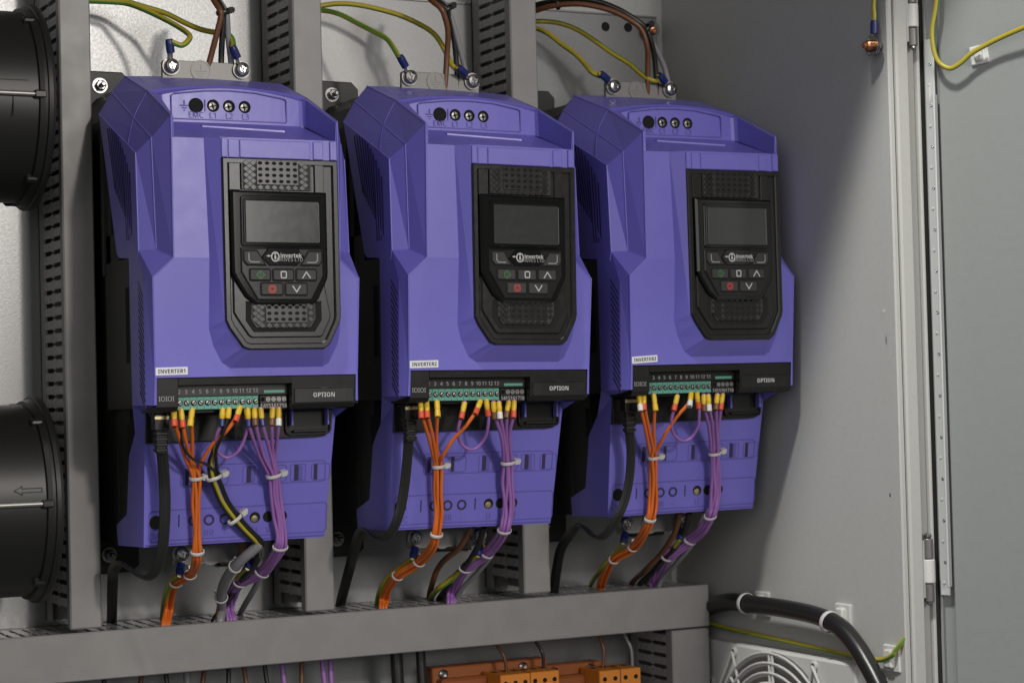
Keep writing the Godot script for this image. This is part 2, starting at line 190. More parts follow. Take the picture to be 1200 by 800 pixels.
	run_wire("black_control_wire", "black wire from terminal 8 joining the striped pair on the left drive", "wire", "", [57.9, -22, 87, 55.8, -31.7, 88, 52.4, -44.7, 84, 50.7, -55.3, 76, 57, -71.6, 61.5, 61.9, -82, 57.5, 67.7, -92.6, 53.5, 76.2, -103.9, 51.5, 85.9, -114.2, 48.5, 94.3, -121.8, 45.5, 99.1, -126.2, 41.5], 1.30, "wire_black", "", 1.0, "", 0.00)
	run_wire("striped_wire", "thin yellow and green wire slanting across the lower cover of the left drive", "wire", "", [53.5, -24.1, 82, 52.6, -36.6, 80, 50.4, -52.2, 74, 50.9, -61.8, 66, 52.3, -72, 62, 57.1, -82.4, 58, 63, -93, 54, 71.5, -104.3, 52, 81.1, -114.5, 49, 89.5, -122.2, 46, 94.3, -126.5, 42], 1.50, "wire_earth", "", 0.0, "", 0.30)
	run_wire("thin_black_wire", "black wire lying left of the striped wire on the left drive", "wire", "", [57.5, -26.7, 80, 52.5, -42.8, 78, 49.4, -55.3, 72, 48.9, -62.3, 65.4, 50.4, -72.6, 61.4, 55.2, -83, 57.4, 61, -93.5, 53.4, 69.5, -104.9, 51.4, 79.1, -115.1, 48.4, 87.5, -122.7, 45.4, 92.3, -127.1, 41.4], 1.20, "wire_black", "", 0.0, "", 0.00)
	cable_tie("upper white cable tie round the striped and black pair of the left drive", [53.8, -74, 62], [0.3, -0.9, -0.3], 6.0, 3.6, [8, 1.2, 0], "tie", 1.5)
	cable_tie("lower white cable tie round the striped and black pair of the left drive", [72.9, -106.3, 52], [0.6, -0.8, -0.2], 6.0, 3.6, [8, 1.2, 0], "tie", 1.5)
	run_wire("grey_cable", "grey sheathed cable with a frayed screen curving down beside the violet wires", "cable", "", [95.1, -127.2, 42, 92.3, -130.4, 40, 86.1, -136.8, 34, 82, -144.3, 24, 82, -151.9, 8, 85.7, -161.6, -14, 91.3, -172.9, -36, 97.8, -184.3, -54, 94, -192.5, -48, 95, -206.5, -50], 4.00, "wire_grey", "", 0.0, "", 0.00)
	cable_tie("upper white cable tie on the grey sheathed cable", [82, -144.3, 24], [-0.1, -0.5, -0.9], 5.0, 5.0, [1, -5.4, 0], "tie", 1.5)
	cable_tie("lower white cable tie on the grey sheathed cable", [91.3, -172.9, -36], [0.3, -0.5, -0.8], 5.0, 5.0, [1, -5.4, 0], "tie", 1.5)
	run_wire("screen_strand", "short bare screen strand at the end of the grey cable", "wire", "frayed screen strands", [94.7, -126.5, 43, 97, -128.8, 44, 99.8, -133.4, 40], 0.40, "zinc", "", 0.0, "", 0.00)
	run_wire("screen_strand", "middle bare screen strand at the end of the grey cable", "wire", "frayed screen strands", [94.7, -126.5, 43, 96.3, -130.4, 44, 98.7, -136.6, 40], 0.40, "zinc", "", 0.0, "", 0.00)
	run_wire("screen_strand", "long bare screen strand at the end of the grey cable", "wire", "frayed screen strands", [94.7, -126.5, 43, 94.9, -131, 44, 96.6, -137.8, 40], 0.40, "zinc", "", 0.0, "", 0.00)
	run_wire("black_power_wire", "black power wire below the left drive behind the grey cable", "wire", "black motor wires", [101.6, -125.6, 30, 101.5, -136.4, 24, 101.5, -146.3, 12, 101.6, -155.5, -8, 101.5, -168.1, -34, 100.3, -183.2, -56, 89.1, -192.5, -48, 90.1, -206.5, -50], 2.60, "wire_black", "", 0.0, "", 0.00)
	run_wire("brown_power_wire", "brown power wire dropping below the left drive behind the grey cable", "wire", "brown motor wires", [89.4, -124.1, 20, 92.1, -133.2, 12, 92.8, -141.2, 0, 92.6, -151.8, -20, 94.4, -166.7, -40, 97.5, -180.3, -56, 91.7, -192.5, -48, 92.7, -206.5, -50], 2.50, "wire_brown", "", 0.0, "", 0.00)
	run_wire("grey_power_wire", "grey power wire behind the violet bundle of the left drive", "wire", "grey motor wires", [116.3, -126.6, 26, 116.4, -139.1, 14, 116.5, -153.8, -8, 117.2, -169.8, -34, 123.2, -192.5, -82, 124.2, -206.5, -84], 2.50, "wire_grey", "", 0.0, "", 0.00)
	run_wire("brown_power_wire", "brown power wire dropping below the middle drive", "wire", "brown motor wires", [285.7, -123.8, 20, 285.5, -132.5, 12, 283.3, -143.5, 0, 280, -152.7, -18, 281.3, -161.7, -36, 283.7, -174.3, -52, 302.2, -192.5, -100, 303.2, -206.5, -102], 2.50, "wire_brown", "", 0.0, "", 0.00)
	run_wire("black_power_wire", "black power wire below the middle drive beside the violet bundle", "wire", "black motor wires", [295.3, -125.5, 24, 295.4, -141.4, 12, 296.3, -155.2, -8, 294.8, -167.8, -30, 295.2, -179.1, -48, 301, -192.5, -77.8, 302, -206.5, -79.8], 2.50, "wire_black", "", 0.0, "", 0.00)
	run_wire("striped_power_wire", "dull striped earth wire below the middle drive", "wire", "", [303, -142.2, 6, 300.4, -154.1, -10, 292.7, -170.8, -34, 286.6, -180.8, -50, 299, -192.5, -89.1, 300, -206.5, -91.1], 2.50, "wire_earth", "", 0.0, "", 0.20)
	run_wire("grey_power_wire", "grey power wire behind the violet bundle of the middle drive", "wire", "grey motor wires", [311.6, -125, 24, 311.5, -148.2, 6, 310.6, -165.3, -20, 306.8, -181, -44, 306.6, -192.5, -54.2, 307.6, -206.5, -56.2], 2.20, "wire_grey", "", 0.0, "", 0.00)
	run_wire("brown_power_wire", "brown power wire dropping below the right drive", "wire", "brown motor wires", [485.2, -122.5, 20, 486.7, -127.1, 16, 488.5, -142.4, 4, 488.8, -161.5, -20, 486.3, -177, -44, 500.6, -192.5, -91.1, 501.6, -206.5, -93.1], 2.50, "wire_brown", "", 0.0, "", 0.00)
	run_wire("black_power_wire", "black power wire below the right drive beside the violet bundle", "wire", "black motor wires", [492.1, -122.7, 24, 495.5, -142.6, 8, 494.7, -160.7, -14, 492.6, -177.1, -40, 502.2, -192.5, -78.7, 503.2, -206.5, -80.7], 2.60, "wire_black", "", 0.0, "", 0.00)
	run_wire("grey_power_wire", "grey power wire behind the violet bundle of the right drive", "wire", "grey motor wires", [506.8, -123.4, 24, 507, -149.2, 6, 506.7, -166.9, -18, 507.9, -180.5, -42, 506.5, -192.5, -53.3, 507.5, -206.5, -55.3], 2.20, "wire_grey", "", 0.0, "", 0.00)
	lug(run_wire("earth_wire", "earth wire beside the orange bundle below the left drive", "wire", "yellow and green earth wires", [42.5, -148.6, 10.6, 44.7, -155.1, -16, 46.6, -170.2, -40, 63, -192.5, -100, 63, -206.5, -102], 2.2, "wire_earth", "", 0.0, "", 0.10), Vector3(48.5, -134.0, 0.0), Vector3(43.9, -145.0, 8.0))
	lug(run_wire("earth_wire", "earth wire with blue lug behind the black wires below the left drive", "wire", "yellow and green earth wires", [97.1, -146.7, 11.2, 98.9, -152, -8, 100.1, -166.8, -36, 109.7, -192.5, -77, 109.7, -206.5, -79], 2.2, "wire_earth", "", 0.0, "", 0.30), Vector3(105.8, -134.0, 0.0), Vector3(99.6, -143.1, 8.0))
	lug(run_wire("earth_wire", "earth wire beside the orange bundle below the middle drive", "wire", "yellow and green earth wires", [238.8, -147.4, 7.9, 240.8, -153.4, -10, 233.5, -165.3, -30, 233.4, -177.8, -48, 244.8, -192.5, -81.1, 244.8, -206.5, -83.1], 2.2, "wire_earth", "", 0.0, "", 0.10), Vector3(246.9, -132.5, -0.7), Vector3(240.6, -144.1, 6.0))
	lug(run_wire("earth_wire", "earth wire with blue lug beside the violet bundle below the middle drive", "wire", "yellow and green earth wires", [297.6, -148.8, 7.8, 297.4, -156.9, -12, 294.4, -172.4, -36, 307.6, -192.5, -81.5, 307.6, -206.5, -83.5], 2.2, "wire_earth", "", 0.0, "", 0.30), Vector3(304.2, -133.1, -0.7), Vector3(299.0, -145.4, 6.0))
	lug(run_wire("earth_wire", "earth wire beside the orange bundle below the right drive", "wire", "yellow and green earth wires", [436.1, -146, 7.1, 440.6, -156.8, -14, 438.7, -172.2, -38, 463.3, -192.5, -100, 463.3, -206.5, -102], 2.2, "wire_earth", "", 0.0, "", 0.10), Vector3(445.2, -131.2, -0.6), Vector3(437.3, -143.9, 6.0))
	lug(run_wire("earth_wire", "earth wire with blue lug beside the violet bundle below the right drive", "wire", "yellow and green earth wires", [493.5, -146.5, 5.8, 495.6, -160, -14, 494.7, -173.2, -36, 514.8, -192.5, -89.1, 514.8, -206.5, -91.1], 2.2, "wire_earth", "", 0.0, "", 0.30), Vector3(502.5, -131.0, -0.6), Vector3(493.2, -147.0, 6.0))
	lug(run_wire("earth_wire", "green side earth wire bending hard above the left drive", "wire", "yellow and green earth wires", [45.4, 260.2, 3.5, 54.4, 257, 5, 61.3, 261.8, 2, 64.4, 267.7, -6, 61.6, 276.9, -24, 53.3, 287, -42, 41.4, 296.6, -58, 30.4, 302.1, -70, 3.6, 303.2, -78], 2.2, "wire_earth", "", 0.0, "", 0.55), Vector3(48.5, 241.8, 0.0), Vector3(46.7, 252.4, 2.0))
	lug(run_wire("earth_wire", "yellow side earth wire passing behind the brown wire of the left drive", "wire", "yellow and green earth wires", [96.5, 257.9, 3.6, 98, 258.6, 2, 98.2, 266, -2, 96.6, 270.6, -10, 90.3, 272.9, -18, 82.5, 276.9, -30, 73.9, 283.5, -42, 62.4, 293, -56, 48.1, 299.1, -66, 30.9, 305.3, -76, 4.2, 307, -80], 2.2, "wire_earth", "", 0.0, "", 0.00), Vector3(105.8, 241.8, 0.0), Vector3(100.7, 250.7, 2.0))
	lug(run_wire("earth_wire", "lower earth wire reaching the left screw above the middle drive", "wire", "yellow and green earth wires", [240, 257.9, 3.7, 241.7, 256.5, 0, 239.5, 267.4, -8, 237.6, 276.7, -18, 231.2, 284.4, -30, 224.4, 292.5, -44, 213.7, 302.9, -60, 203.4, 307.8, -74, 185.9, 307, -80], 2.2, "wire_earth", "", 0.0, "", 0.50), Vector3(251.3, 243.3, -0.7), Vector3(244.5, 252.1, 2.0))
	lug(run_wire("earth_wire", "long arched earth wire above the middle drive", "wire", "yellow and green earth wires", [292.6, 251.7, 3.9, 294.1, 250.4, 0, 290.8, 256.5, -6, 289.5, 272.1, -18, 286.5, 285.8, -30, 277.3, 296, -42, 264, 304.1, -52, 249.6, 309.3, -60, 233.6, 313.4, -68, 218.2, 314.4, -74, 203.6, 312.1, -78, 185.9, 309.2, -80], 2.2, "wire_earth", "", 0.0, "", 0.00), Vector3(308.6, 242.6, -0.7), Vector3(299.3, 247.9, 2.0))
	lug(run_wire("earth_wire", "lower earth wire reaching the left screw above the right drive", "wire", "yellow and green earth wires", [428.1, 253.5, 4.1, 428.9, 252.5, 0, 424.1, 256.8, -6, 424.6, 263.9, -16, 422.9, 275.3, -30, 417.7, 286.8, -46, 411.7, 298.3, -60, 404.3, 305.9, -74, 387.1, 308.5, -80], 2.2, "wire_earth", "", 0.0, "", 0.00), Vector3(444.3, 244.6, -0.6), Vector3(435.3, 249.5, 2.0))
	lug(run_wire("earth_wire", "upper earth wire crossing above the right drive to its right screw", "wire", "yellow and green earth wires", [486.3, 255.2, 3.9, 486.2, 251.2, 0, 480, 253.3, -4, 476.6, 257.8, -10, 472.2, 268.4, -22, 462.3, 280.1, -36, 450.2, 295.4, -52, 439.9, 305.6, -64, 425.7, 311, -72, 406.6, 311.7, -78, 387.1, 308.5, -80], 2.2, "wire_earth", "", 0.0, "", 0.50), Vector3(501.6, 244.8, -0.6), Vector3(492.8, 250.8, 2.0))
	run_wire("brown_power_wire", "brown supply wire entering the top of the left drive", "wire", "brown supply wires", [86.1, 308.6, -22, 84.5, 295.7, -4, 86.4, 287, 4, 87.3, 281, 4, 84.6, 266.8, 0, 81.4, 249.6, -6, 77.6, 235, -8, 77.4, 229.8, -9], 2.40, "wire_brown", "", 0.0, "", 0.00)
	run_wire("black_power_wire", "black supply wire entering the top of the left drive", "wire", "black supply wires", [90.3, 309.6, -26, 88.7, 296.7, -8, 89.9, 287.1, 1, 90.8, 280.6, 0, 90.7, 267.7, -3, 90.8, 250.2, -7, 91, 234.3, -8, 91.3, 229.1, -9], 2.40, "wire_black", "", 0.0, "", 0.00)
	run_wire("grey_power_wire", "grey supply wire entering the top of the left drive", "wire", "grey supply wires", [93.1, 310.5, -30, 91.5, 297.6, -12, 92.4, 288.3, -1, 93.7, 282.1, 0, 95.5, 268, -3, 98.6, 250.7, -7, 100.7, 234.8, -8, 101.6, 229.6, -9], 2.40, "wire_grey", "", 0.0, "", 0.00)
	run_wire("brown_power_wire", "brown supply wire entering the top of the middle drive", "wire", "brown supply wires", [273.6, 320.5, -24, 272.6, 308.2, -4, 277.1, 300.7, 4, 280.8, 293.9, 4, 285, 281.2, 1, 286.2, 261.7, -5, 285.3, 234.5, -8, 285.4, 229, -9], 2.40, "wire_brown", "", 0.0, "", 0.00)
	run_wire("black_power_wire", "black supply wire entering the top of the middle drive", "wire", "black supply wires", [278.7, 323, -28, 277.6, 310.7, -8, 282.5, 302.3, 1, 287.4, 293.6, 0, 292.3, 276.7, -3, 296, 255.5, -7, 296.9, 235, -8, 297.4, 229.5, -9], 2.30, "wire_black", "", 0.0, "", 0.00)
	run_wire("grey_power_wire", "grey supply wire entering the top of the middle drive", "wire", "grey supply wires", [283.8, 325.6, -32, 282.7, 312.4, -12, 285.8, 302.1, -1, 289.7, 290.9, 0, 297.4, 269.1, -3, 304.5, 249.5, -7, 308.2, 234.9, -8, 308.9, 229.3, -9], 2.20, "wire_grey", "", 0.0, "", 0.00)
	run_wire("brown_power_wire", "brown supply wire entering the top of the right drive", "wire", "brown supply wires", [386.2, 311.2, -78, 397.2, 316.2, -60, 408.5, 319, -40, 425.4, 317.6, -20, 445.8, 310.8, -6, 461.5, 301.1, 2, 470, 293.1, 4, 475.3, 279.5, 3, 478.6, 265.6, -2, 480.8, 239, -8, 481.2, 232.5, -9], 2.40, "wire_brown", "", 0.0, "", 0.00)
	run_wire("black_power_wire", "black supply wire entering the top of the right drive", "wire", "black supply wires", [386.3, 316.5, -78, 399.5, 322.4, -64, 410.9, 324, -44, 423.3, 323.7, -28, 437.6, 320.2, -16, 452.9, 312.4, -6, 467.1, 302.6, 0, 475.7, 295.5, 1, 481.6, 284.1, 0, 486.9, 270.1, -4, 489.8, 253.5, -7, 490.6, 238, -8, 491.1, 232.2, -9], 2.40, "wire_black", "", 0.0, "", 0.00)
	run_wire("grey_power_wire", "grey supply wire entering the top of the right drive", "wire", "grey supply wires", [387.3, 313.1, -80, 403.2, 319.5, -68, 417.2, 322.1, -48, 434.8, 320, -26, 452.7, 312.3, -10, 467.1, 302.3, -3, 476.6, 294.6, -2, 481.6, 287.4, -2, 490.9, 275.6, -4, 499.5, 261.5, -7, 504.7, 240.1, -8, 505.6, 233.5, -9], 2.40, "wire_grey", "", 0.0, "", 0.00)
	cable_tie("black cable tie gathering the three supply wires above the left drive", [90.2, 285.7, 1], [0.3, -0.9, -0.2], 5.2, 4.6, [5.6, 2, 0], "wire_black", 1.8)
	cable_tie("black cable tie gathering the three supply wires above the middle drive", [283.5, 300.4, 2], [0.5, -0.8, -0.2], 5.2, 4.6, [5.6, 2, 0], "wire_black", 1.8)
	cable_tie("black cable tie gathering the three supply wires above the right drive", [475.1, 295.6, 2], [0.7, -0.7, -0.1], 5.2, 4.6, [5.6, 2, 0], "wire_black", 1.8)
	cable_tie("small black cable tie on the arched supply wires right of the third duct", [411.1, 320.3, -40], [1, 0.3, 0.4], 4.6, 4.4, [0.5, -5, 0], "wire_black", 1.6)
	flat_cable("black flat network cable plugged into the left drive", [10.7, -43.4, 71, 12.3, -54.1, 68, 15.5, -73, 62, 16.7, -91.9, 59, 16.6, -110.8, 56, 15.9, -126.6, 52, 13.9, -139.4, 46, 9.8, -147, 38, 5, -145.7, 28, 1.5, -140.7, 14, -0.8, -138.2, 0, -0.9, -143.8, -16, 3.1, -156.3, -34, 20.1, -192.5, -96.8, 21.1, -206.5, -98.8], [9.8, -27.5, 73])
	flat_cable("black flat network cable plugged into the middle drive", [209.2, -42.5, 71, 209.9, -54.4, 68, 210.2, -67.7, 64, 209.8, -84.3, 60, 207.8, -100.9, 57, 204.1, -115.4, 54, 200.7, -125.5, 48, 196.8, -129.3, 40, 194.8, -126.2, 28, 195.9, -123.3, 12, 197.5, -127.2, -4, 201.2, -141.5, -24, 203.8, -161.6, -44, 217.5, -192.5, -95.9, 218.5, -206.5, -97.9], [209.5, -25.5, 72.3])
	flat_cable("black flat network cable plugged into the right drive", [406.6, -42.9, 71, 409.2, -55.5, 68, 412, -69.6, 64, 412.5, -88, 60, 409.3, -106.8, 57, 403.6, -121.4, 54, 398.7, -132.6, 48, 395, -138.5, 40, 393.7, -136.9, 28, 393.7, -130.8, 14, 394.1, -131.4, 0, 396.3, -140.7, -18, 400.7, -156.1, -42, 408.7, -192.5, -69.5, 409.7, -206.5, -71.5], [406.2, -24.8, 72.4])
	run_wire("power_cable", "thick black power cable clipped along the side wall above the fan", "cable", "", [552, -217.9, -55.5, 552, -209.7, -29.8, 552, -205.5, -4.9, 552, -205.2, 17.9, 552, -205, 75.8, 552, -207.4, 124.4, 552, -213.9, 153.3, 552, -227.1, 174.3, 552, -241.2, 189.3, 552, -255.3, 201.8, 552, -272, 214], 7.80, "cable_black", "", 0.0, "", 0.00)
	cable_tie("cable tie holding the thick black cable near the long duct", [552, -205.2, 17.9], [0, 0, 1], 8.8, 8.8, [6, -7.2, 0], "tie", 2.3)
	adhesive_mount("white adhesive mount under the cable tie near the long duct", Transform3D(Basis(Vector3.UP, -PI / 2), Vector3(569.4, -206.3, 19.2) * MM))
	cable_tie("cable tie holding the thick black cable at its downward bend", [552, -210.7, 138.9], [0, -0.2, 1], 8.8, 8.8, [6, -7.2, 0], "tie", 2.3)
	adhesive_mount("white adhesive mount under the cable tie at the cable bend", Transform3D(Basis(Vector3.UP, -PI / 2), Vector3(569.4, -207.6, 136.5) * MM))
	run_wire("earth_wire", "yellow earth wire running above the fan housing to the frame", "wire", "yellow and green earth wires", [561, -229.1, -80.2, 561, -230.1, -55.9, 561, -232.3, -3.5, 561, -234.4, 61.5, 561, -236.3, 122.5, 561, -237.8, 163, 563, -237.5, 188.3, 563, -235, 199.4, 563, -231.5, 207.1, 564, -228.5, 208.5, 567.5, -222, 212.5, 572, -215, 214.5], 2.10, "wire_earth", "", 0.0, "", 0.50)
	adhesive_mount("white adhesive mount at the bottom right holding the yellow wire", Transform3D(Basis(Vector3.UP, -PI / 2), Vector3(569.4, -235.5, 199.2) * MM))
	stud("copper earth stud on the side wall near the top of the frame", Vector3(553.0, 251.7, 208.5), Vector3(-1, 0, 0))
	lug(run_wire("earth_wire", "earth wire hanging down to the copper stud on the side wall", "wire", "yellow and green earth wires", [561, 267.7, 209.5, 561, 275.7, 210.5, 561, 282.6, 210, 561, 294.7, 211.1, 561, 308.9, 208.5], 1.9, "wire_earth", "", 0.0, "", 0.5), Vector3(561.0, 251.7, 208.5), Vector3(561.0, 271.7, 210.0))
	stud("copper earth stud on the back wall behind the right supply wires", Vector3(544.3, 314.9, -98.0), Vector3(-0.2, -0.25, 1))
	run_wire("black_wire", "black wire hanging under the long duct, at the far left", "wire", "wires under the long duct", [7.7, -226.1, -78, 6.6, -239.1, -75, 6.6, -261.6, -72.5, 6.6, -284.1, -72], 2.00, "wire_black", "", 0.0, "", 0.00)
	run_wire("brown_wire", "brown wire under the long duct, second from the left", "wire", "wires under the long duct", [38.9, -226.4, -78, 36.3, -239.4, -75, 34.1, -261.9, -72.5, 34.3, -284.4, -72], 2.00, "wire_brown", "", 0.0, "", 0.00)
	run_wire("black_wire", "black wire under the long duct below the left orange bundle", "wire", "wires under the long duct", [57.4, -226.5, -78, 57.6, -239.8, -75, 59.8, -262.3, -72.5, 59.6, -284.8, -72], 2.00, "wire_black", "", 0.0, "", 0.00)
	run_wire("grey_wire", "grey wire hanging alone under the long duct", "wire", "wires under the long duct", [75.8, -226.7, -78, 74.6, -240, -75, 74.6, -262.5, -72.5, 74.6, -285, -72], 3.20, "wire_grey", "", 0.0, "", 0.00)
	run_wire("brown_wire", "brown wire under the long duct right of the grey one", "wire", "wires under the long duct", [91.7, -226.9, -78, 88.2, -240, -75, 84.9, -262.5, -72.5, 85.2, -285, -72], 2.00, "wire_brown", "", 0.0, "", 0.00)
	run_wire("black_wire", "black wire under the long duct left of the thin brown pair", "wire", "wires under the long duct", [111.8, -227, -78, 109.7, -240.4, -75, 108.6, -262.9, -72.5, 108.7, -285.4, -72], 2.00, "wire_black", "", 0.0, "", 0.00)
	run_wire("brown_wire", "brown wire under the long duct in line with the grey sheathed cable", "wire", "wires under the long duct", [123.6, -227.2, -78, 123.7, -240.7, -75, 125.9, -263.2, -72.5, 125.7, -285.7, -72], 2.00, "wire_brown", "", 0.0, "", 0.00)
	run_wire("black_wire", "black wire under the long duct left of the single violet wire", "wire", "wires under the long duct", [141.6, -227.3, -78, 141.6, -240.9, -75, 143.8, -263.4, -72.5, 143.6, -285.9, -72], 2.00, "wire_black", "", 0.0, "", 0.00)
	run_wire("violet_wire", "single violet wire hanging under the long duct", "wire", "wires under the long duct", [157.2, -227.5, -78, 156.5, -241.1, -75, 157.6, -263.6, -72.5, 157.5, -286.1, -72], 2.20, "wire_violet", "", 0.0, "", 0.00)
	run_wire("brown_wire", "brown wire under the long duct right of the single violet wire", "wire", "wires under the long duct", [175.2, -227.6, -78, 173, -241.2, -75, 171.9, -263.7, -72.5, 172, -286.2, -72], 2.00, "wire_brown", "", 0.0, "", 0.00)
	run_wire("violet_wire", "left violet wire of the pair under the long duct", "wire", "wires under the long duct", [192.7, -227.8, -78, 191.9, -241.5, -75, 193, -264, -72.5, 192.9, -286.5, -72], 2.20, "wire_violet", "", 0.0, "", 0.00)
	run_wire("violet_wire", "right violet wire of the pair under the long duct", "wire", "wires under the long duct", [200.3, -227.9, -78, 198.7, -241.6, -75, 198.7, -264.1, -72.5, 198.7, -286.6, -72], 2.20, "wire_violet", "", 0.0, "", 0.00)
	run_wire("black_cable", "thick black cable hanging under the long duct below the middle drive", "cable", "black cables under the long duct", [258.6, -224.6, -75, 258.6, -254.6, -73, 259.6, -284.6, -71, 260.6, -334.6, -69], 5.40, "cable_black", "", 0.0, "", 0.00)
	run_wire("black_cable", "black cable with a ribbed boot under the long duct", "cable", "black cables under the long duct", [281.1, -226.4, -75, 281.1, -256.4, -73, 282.1, -286.4, -71, 283.1, -336.4, -69], 4.20, "cable_black", "", 0.0, "", 0.00)
	run_wire("brown_wire", "brown wire dropping into the first orange terminal block", "wire", "wires into the orange terminal blocks", [348.8, -209.3, -70, 350.8, -231.3, -70, 356.8, -245.1, -66, 358.7, -260.9, -66, 359.7, -268.9, -66], 1.50, "wire_brown", "", 0.0, "", 0.00)
	run_wire("black_wire", "black wire dropping into the first orange terminal block", "wire", "wires into the orange terminal blocks", [387.2, -209.3, -70, 389.2, -231.3, -70, 394, -243.7, -66, 394.8, -258, -66, 395.8, -266, -66], 1.50, "wire_black", "", 0.0, "", 0.00)
	run_wire("brown_wire", "brown wire dropping into the second orange terminal block", "wire", "wires into the orange terminal blocks", [451.5, -209.7, -70, 453.5, -231.7, -70, 455.6, -246.7, -66, 453.7, -263.7, -66, 454.7, -271.7, -66], 1.50, "wire_brown", "", 0.0, "", 0.00)
	run_wire("grey_wire", "grey wire dropping into the second orange terminal block", "wire", "wires into the orange terminal blocks", [476.9, -210.1, -70, 478.9, -232.1, -70, 483.6, -247.5, -66, 484.4, -264.8, -66, 485.4, -272.8, -66], 1.50, "wire_grey", "", 0.0, "", 0.00)

# ---------------------------------------------------------------- mesh builder
class MB:
	var v := PackedVector3Array()
	var n := PackedVector3Array()
	var c := PackedColorArray()
	var xf := Transform3D.IDENTITY.scaled(Vector3.ONE * 0.001)
	var col := Color.WHITE
	func tri(a: Vector3, b: Vector3, d: Vector3) -> void:      # a, b, d run counter-clockwise seen from outside
		var p := xf * a
		var q := xf * b
		var r := xf * d
		var m := (q - p).cross(r - p)
		if m.length_squared() < 1e-20:
			return
		m = m.normalized()
		v.append_array([p, r, q])
		n.append_array([m, m, m])
		c.append_array([col, col, col])
	func quad(a: Vector3, b: Vector3, d: Vector3, e: Vector3) -> void:
		tri(a, b, d)
		tri(a, d, e)
	func fan(pts: Array) -> void:
		for i in range(1, pts.size() - 1):
			tri(pts[0], pts[i], pts[i + 1])
	func smooth_quad(a: Vector3, b: Vector3, d: Vector3, e: Vector3, na: Vector3, nb: Vector3, nd: Vector3, ne: Vector3) -> void:
		v.append_array([a, d, b, a, e, d])
		n.append_array([na, nd, nb, na, ne, nd])
		for i in 6:
			c.append(col)
	static func ccw(poly: Array) -> Array:
		var s := 0.0
		for i in poly.size():
			var a: Vector2 = poly[i]
			var b: Vector2 = poly[(i + 1) % poly.size()]
			s += a.x * b.y - a.y * b.x
		var out := poly.duplicate()
		if s < 0.0:
			out.reverse()
		return out
	static func inset(poly: Array, d: float) -> Array:
		var out := []
		var k := poly.size()
		for i in k:
			var a: Vector2 = poly[(i + k - 1) % k]
			var b: Vector2 = poly[i]
			var e: Vector2 = poly[(i + 1) % k]
			var u := (b - a).normalized()
			var w := (e - b).normalized()
			var nu := Vector2(-u.y, u.x)
			var nw := Vector2(-w.y, w.x)
			var m := nu + nw
			out.append(b + m * (d / maxf(0.35, 1.0 + nu.dot(nw))))
		return out
	func cap(poly: Array, z: float, up := true) -> void:
		var pk := PackedVector2Array(poly)
		var ix := Geometry2D.triangulate_polygon(pk)
		for i in range(0, ix.size(), 3):
			var a := pk[ix[i]]
			var b := pk[ix[i + 1]]
			var d := pk[ix[i + 2]]
			if ((b - a).cross(d - a) > 0.0) != up:
				var t := b
				b = d
				d = t
			tri(Vector3(a.x, a.y, z), Vector3(b.x, b.y, z), Vector3(d.x, d.y, z))
	func ring(lo: Array, hi: Array) -> void:                    # wall between two closed rings of points, outside on the right going round counter-clockwise
		for i in lo.size():
			var j := (i + 1) % lo.size()
			quad(lo[i], lo[j], hi[j], hi[i])
	static func at(poly: Array, z: float) -> Array:
		var out := []
		for p in poly:
			out.append(Vector3(p.x, p.y, z))
		return out
	func prism(pts: Array, z0: float, z1: float, bevel := 0.0, back := false) -> void:
		var poly := ccw(pts)
		var top := poly
		if bevel > 0.0:
			top = inset(poly, bevel)
			ring(at(poly, z1 - bevel), at(top, z1))
		ring(at(poly, z0), at(poly, z1 - bevel))
		cap(top, z1)
		if back:
			cap(poly, z0, false)
	func box(x0: float, x1: float, y0: float, y1: float, z0: float, z1: float, bevel := 0.0) -> void:
		var b := minf(bevel, 0.45 * minf(x1 - x0, y1 - y0))
		if b <= 0.0:
			prism([Vector2(x0, y0), Vector2(x1, y0), Vector2(x1, y1), Vector2(x0, y1)], z0, z1, 0.0, true)
		else:
			prism(rounded(x0, x1, y0, y1, b * 1.2), z0, z1, b, true)
	static func rounded(x0: float, x1: float, y0: float, y1: float, r: float, steps := 2) -> Array:
		var out := []
		for q in [[x1 - r, y0 + r, -90.0], [x1 - r, y1 - r, 0.0], [x0 + r, y1 - r, 90.0], [x0 + r, y0 + r, 180.0]]:
			for k in steps + 1:
				var a := deg_to_rad(q[2] + 90.0 * k / steps)
				out.append(Vector2(q[0] + r * cos(a), q[1] + r * sin(a)))
		return out
	func frame(outer: Array, width: float, z0: float, z1: float, bevel := 0.3) -> void:   # a raised closed border
		var o := ccw(outer)
		var i := inset(o, width)
		var o2 := inset(o, bevel)
		var i2 := inset(o, width - bevel)
		ring(at(o, z0), at(o, z1 - bevel))
		ring(at(o, z1 - bevel), at(o2, z1))
		ring(at(o2, z1), at(i2, z1))
		ring(at(i2, z1), at(i, z1 - bevel))
		ring(at(i, z1 - bevel), at(i, z0))
	func lathe(profile: Array, sides := 20, t := Transform3D.IDENTITY) -> void:           # (radius, height) pairs turned about z
		var m := xf * t
		for k in profile.size() - 1:
			var a: Vector2 = profile[k]
			var b: Vector2 = profile[k + 1]
			var d := b - a
			if d.length() < 1e-6:
				continue
			var out := Vector2(d.y, -d.x).normalized()
			for i in sides:
				var p := TAU * i / sides
				var q := TAU * (i + 1) / sides
				var e := Vector3(cos(p), sin(p), 0)
				var f := Vector3(cos(q), sin(q), 0)
				var ne := (m.basis * (e * out.x + Vector3(0, 0, out.y))).normalized()
				var nf := (m.basis * (f * out.x + Vector3(0, 0, out.y))).normalized()
				smooth_quad(m * (e * a.x + Vector3(0, 0, a.y)), m * (f * a.x + Vector3(0, 0, a.y)), m * (f * b.x + Vector3(0, 0, b.y)), m * (e * b.x + Vector3(0, 0, b.y)), ne, nf, nf, ne)
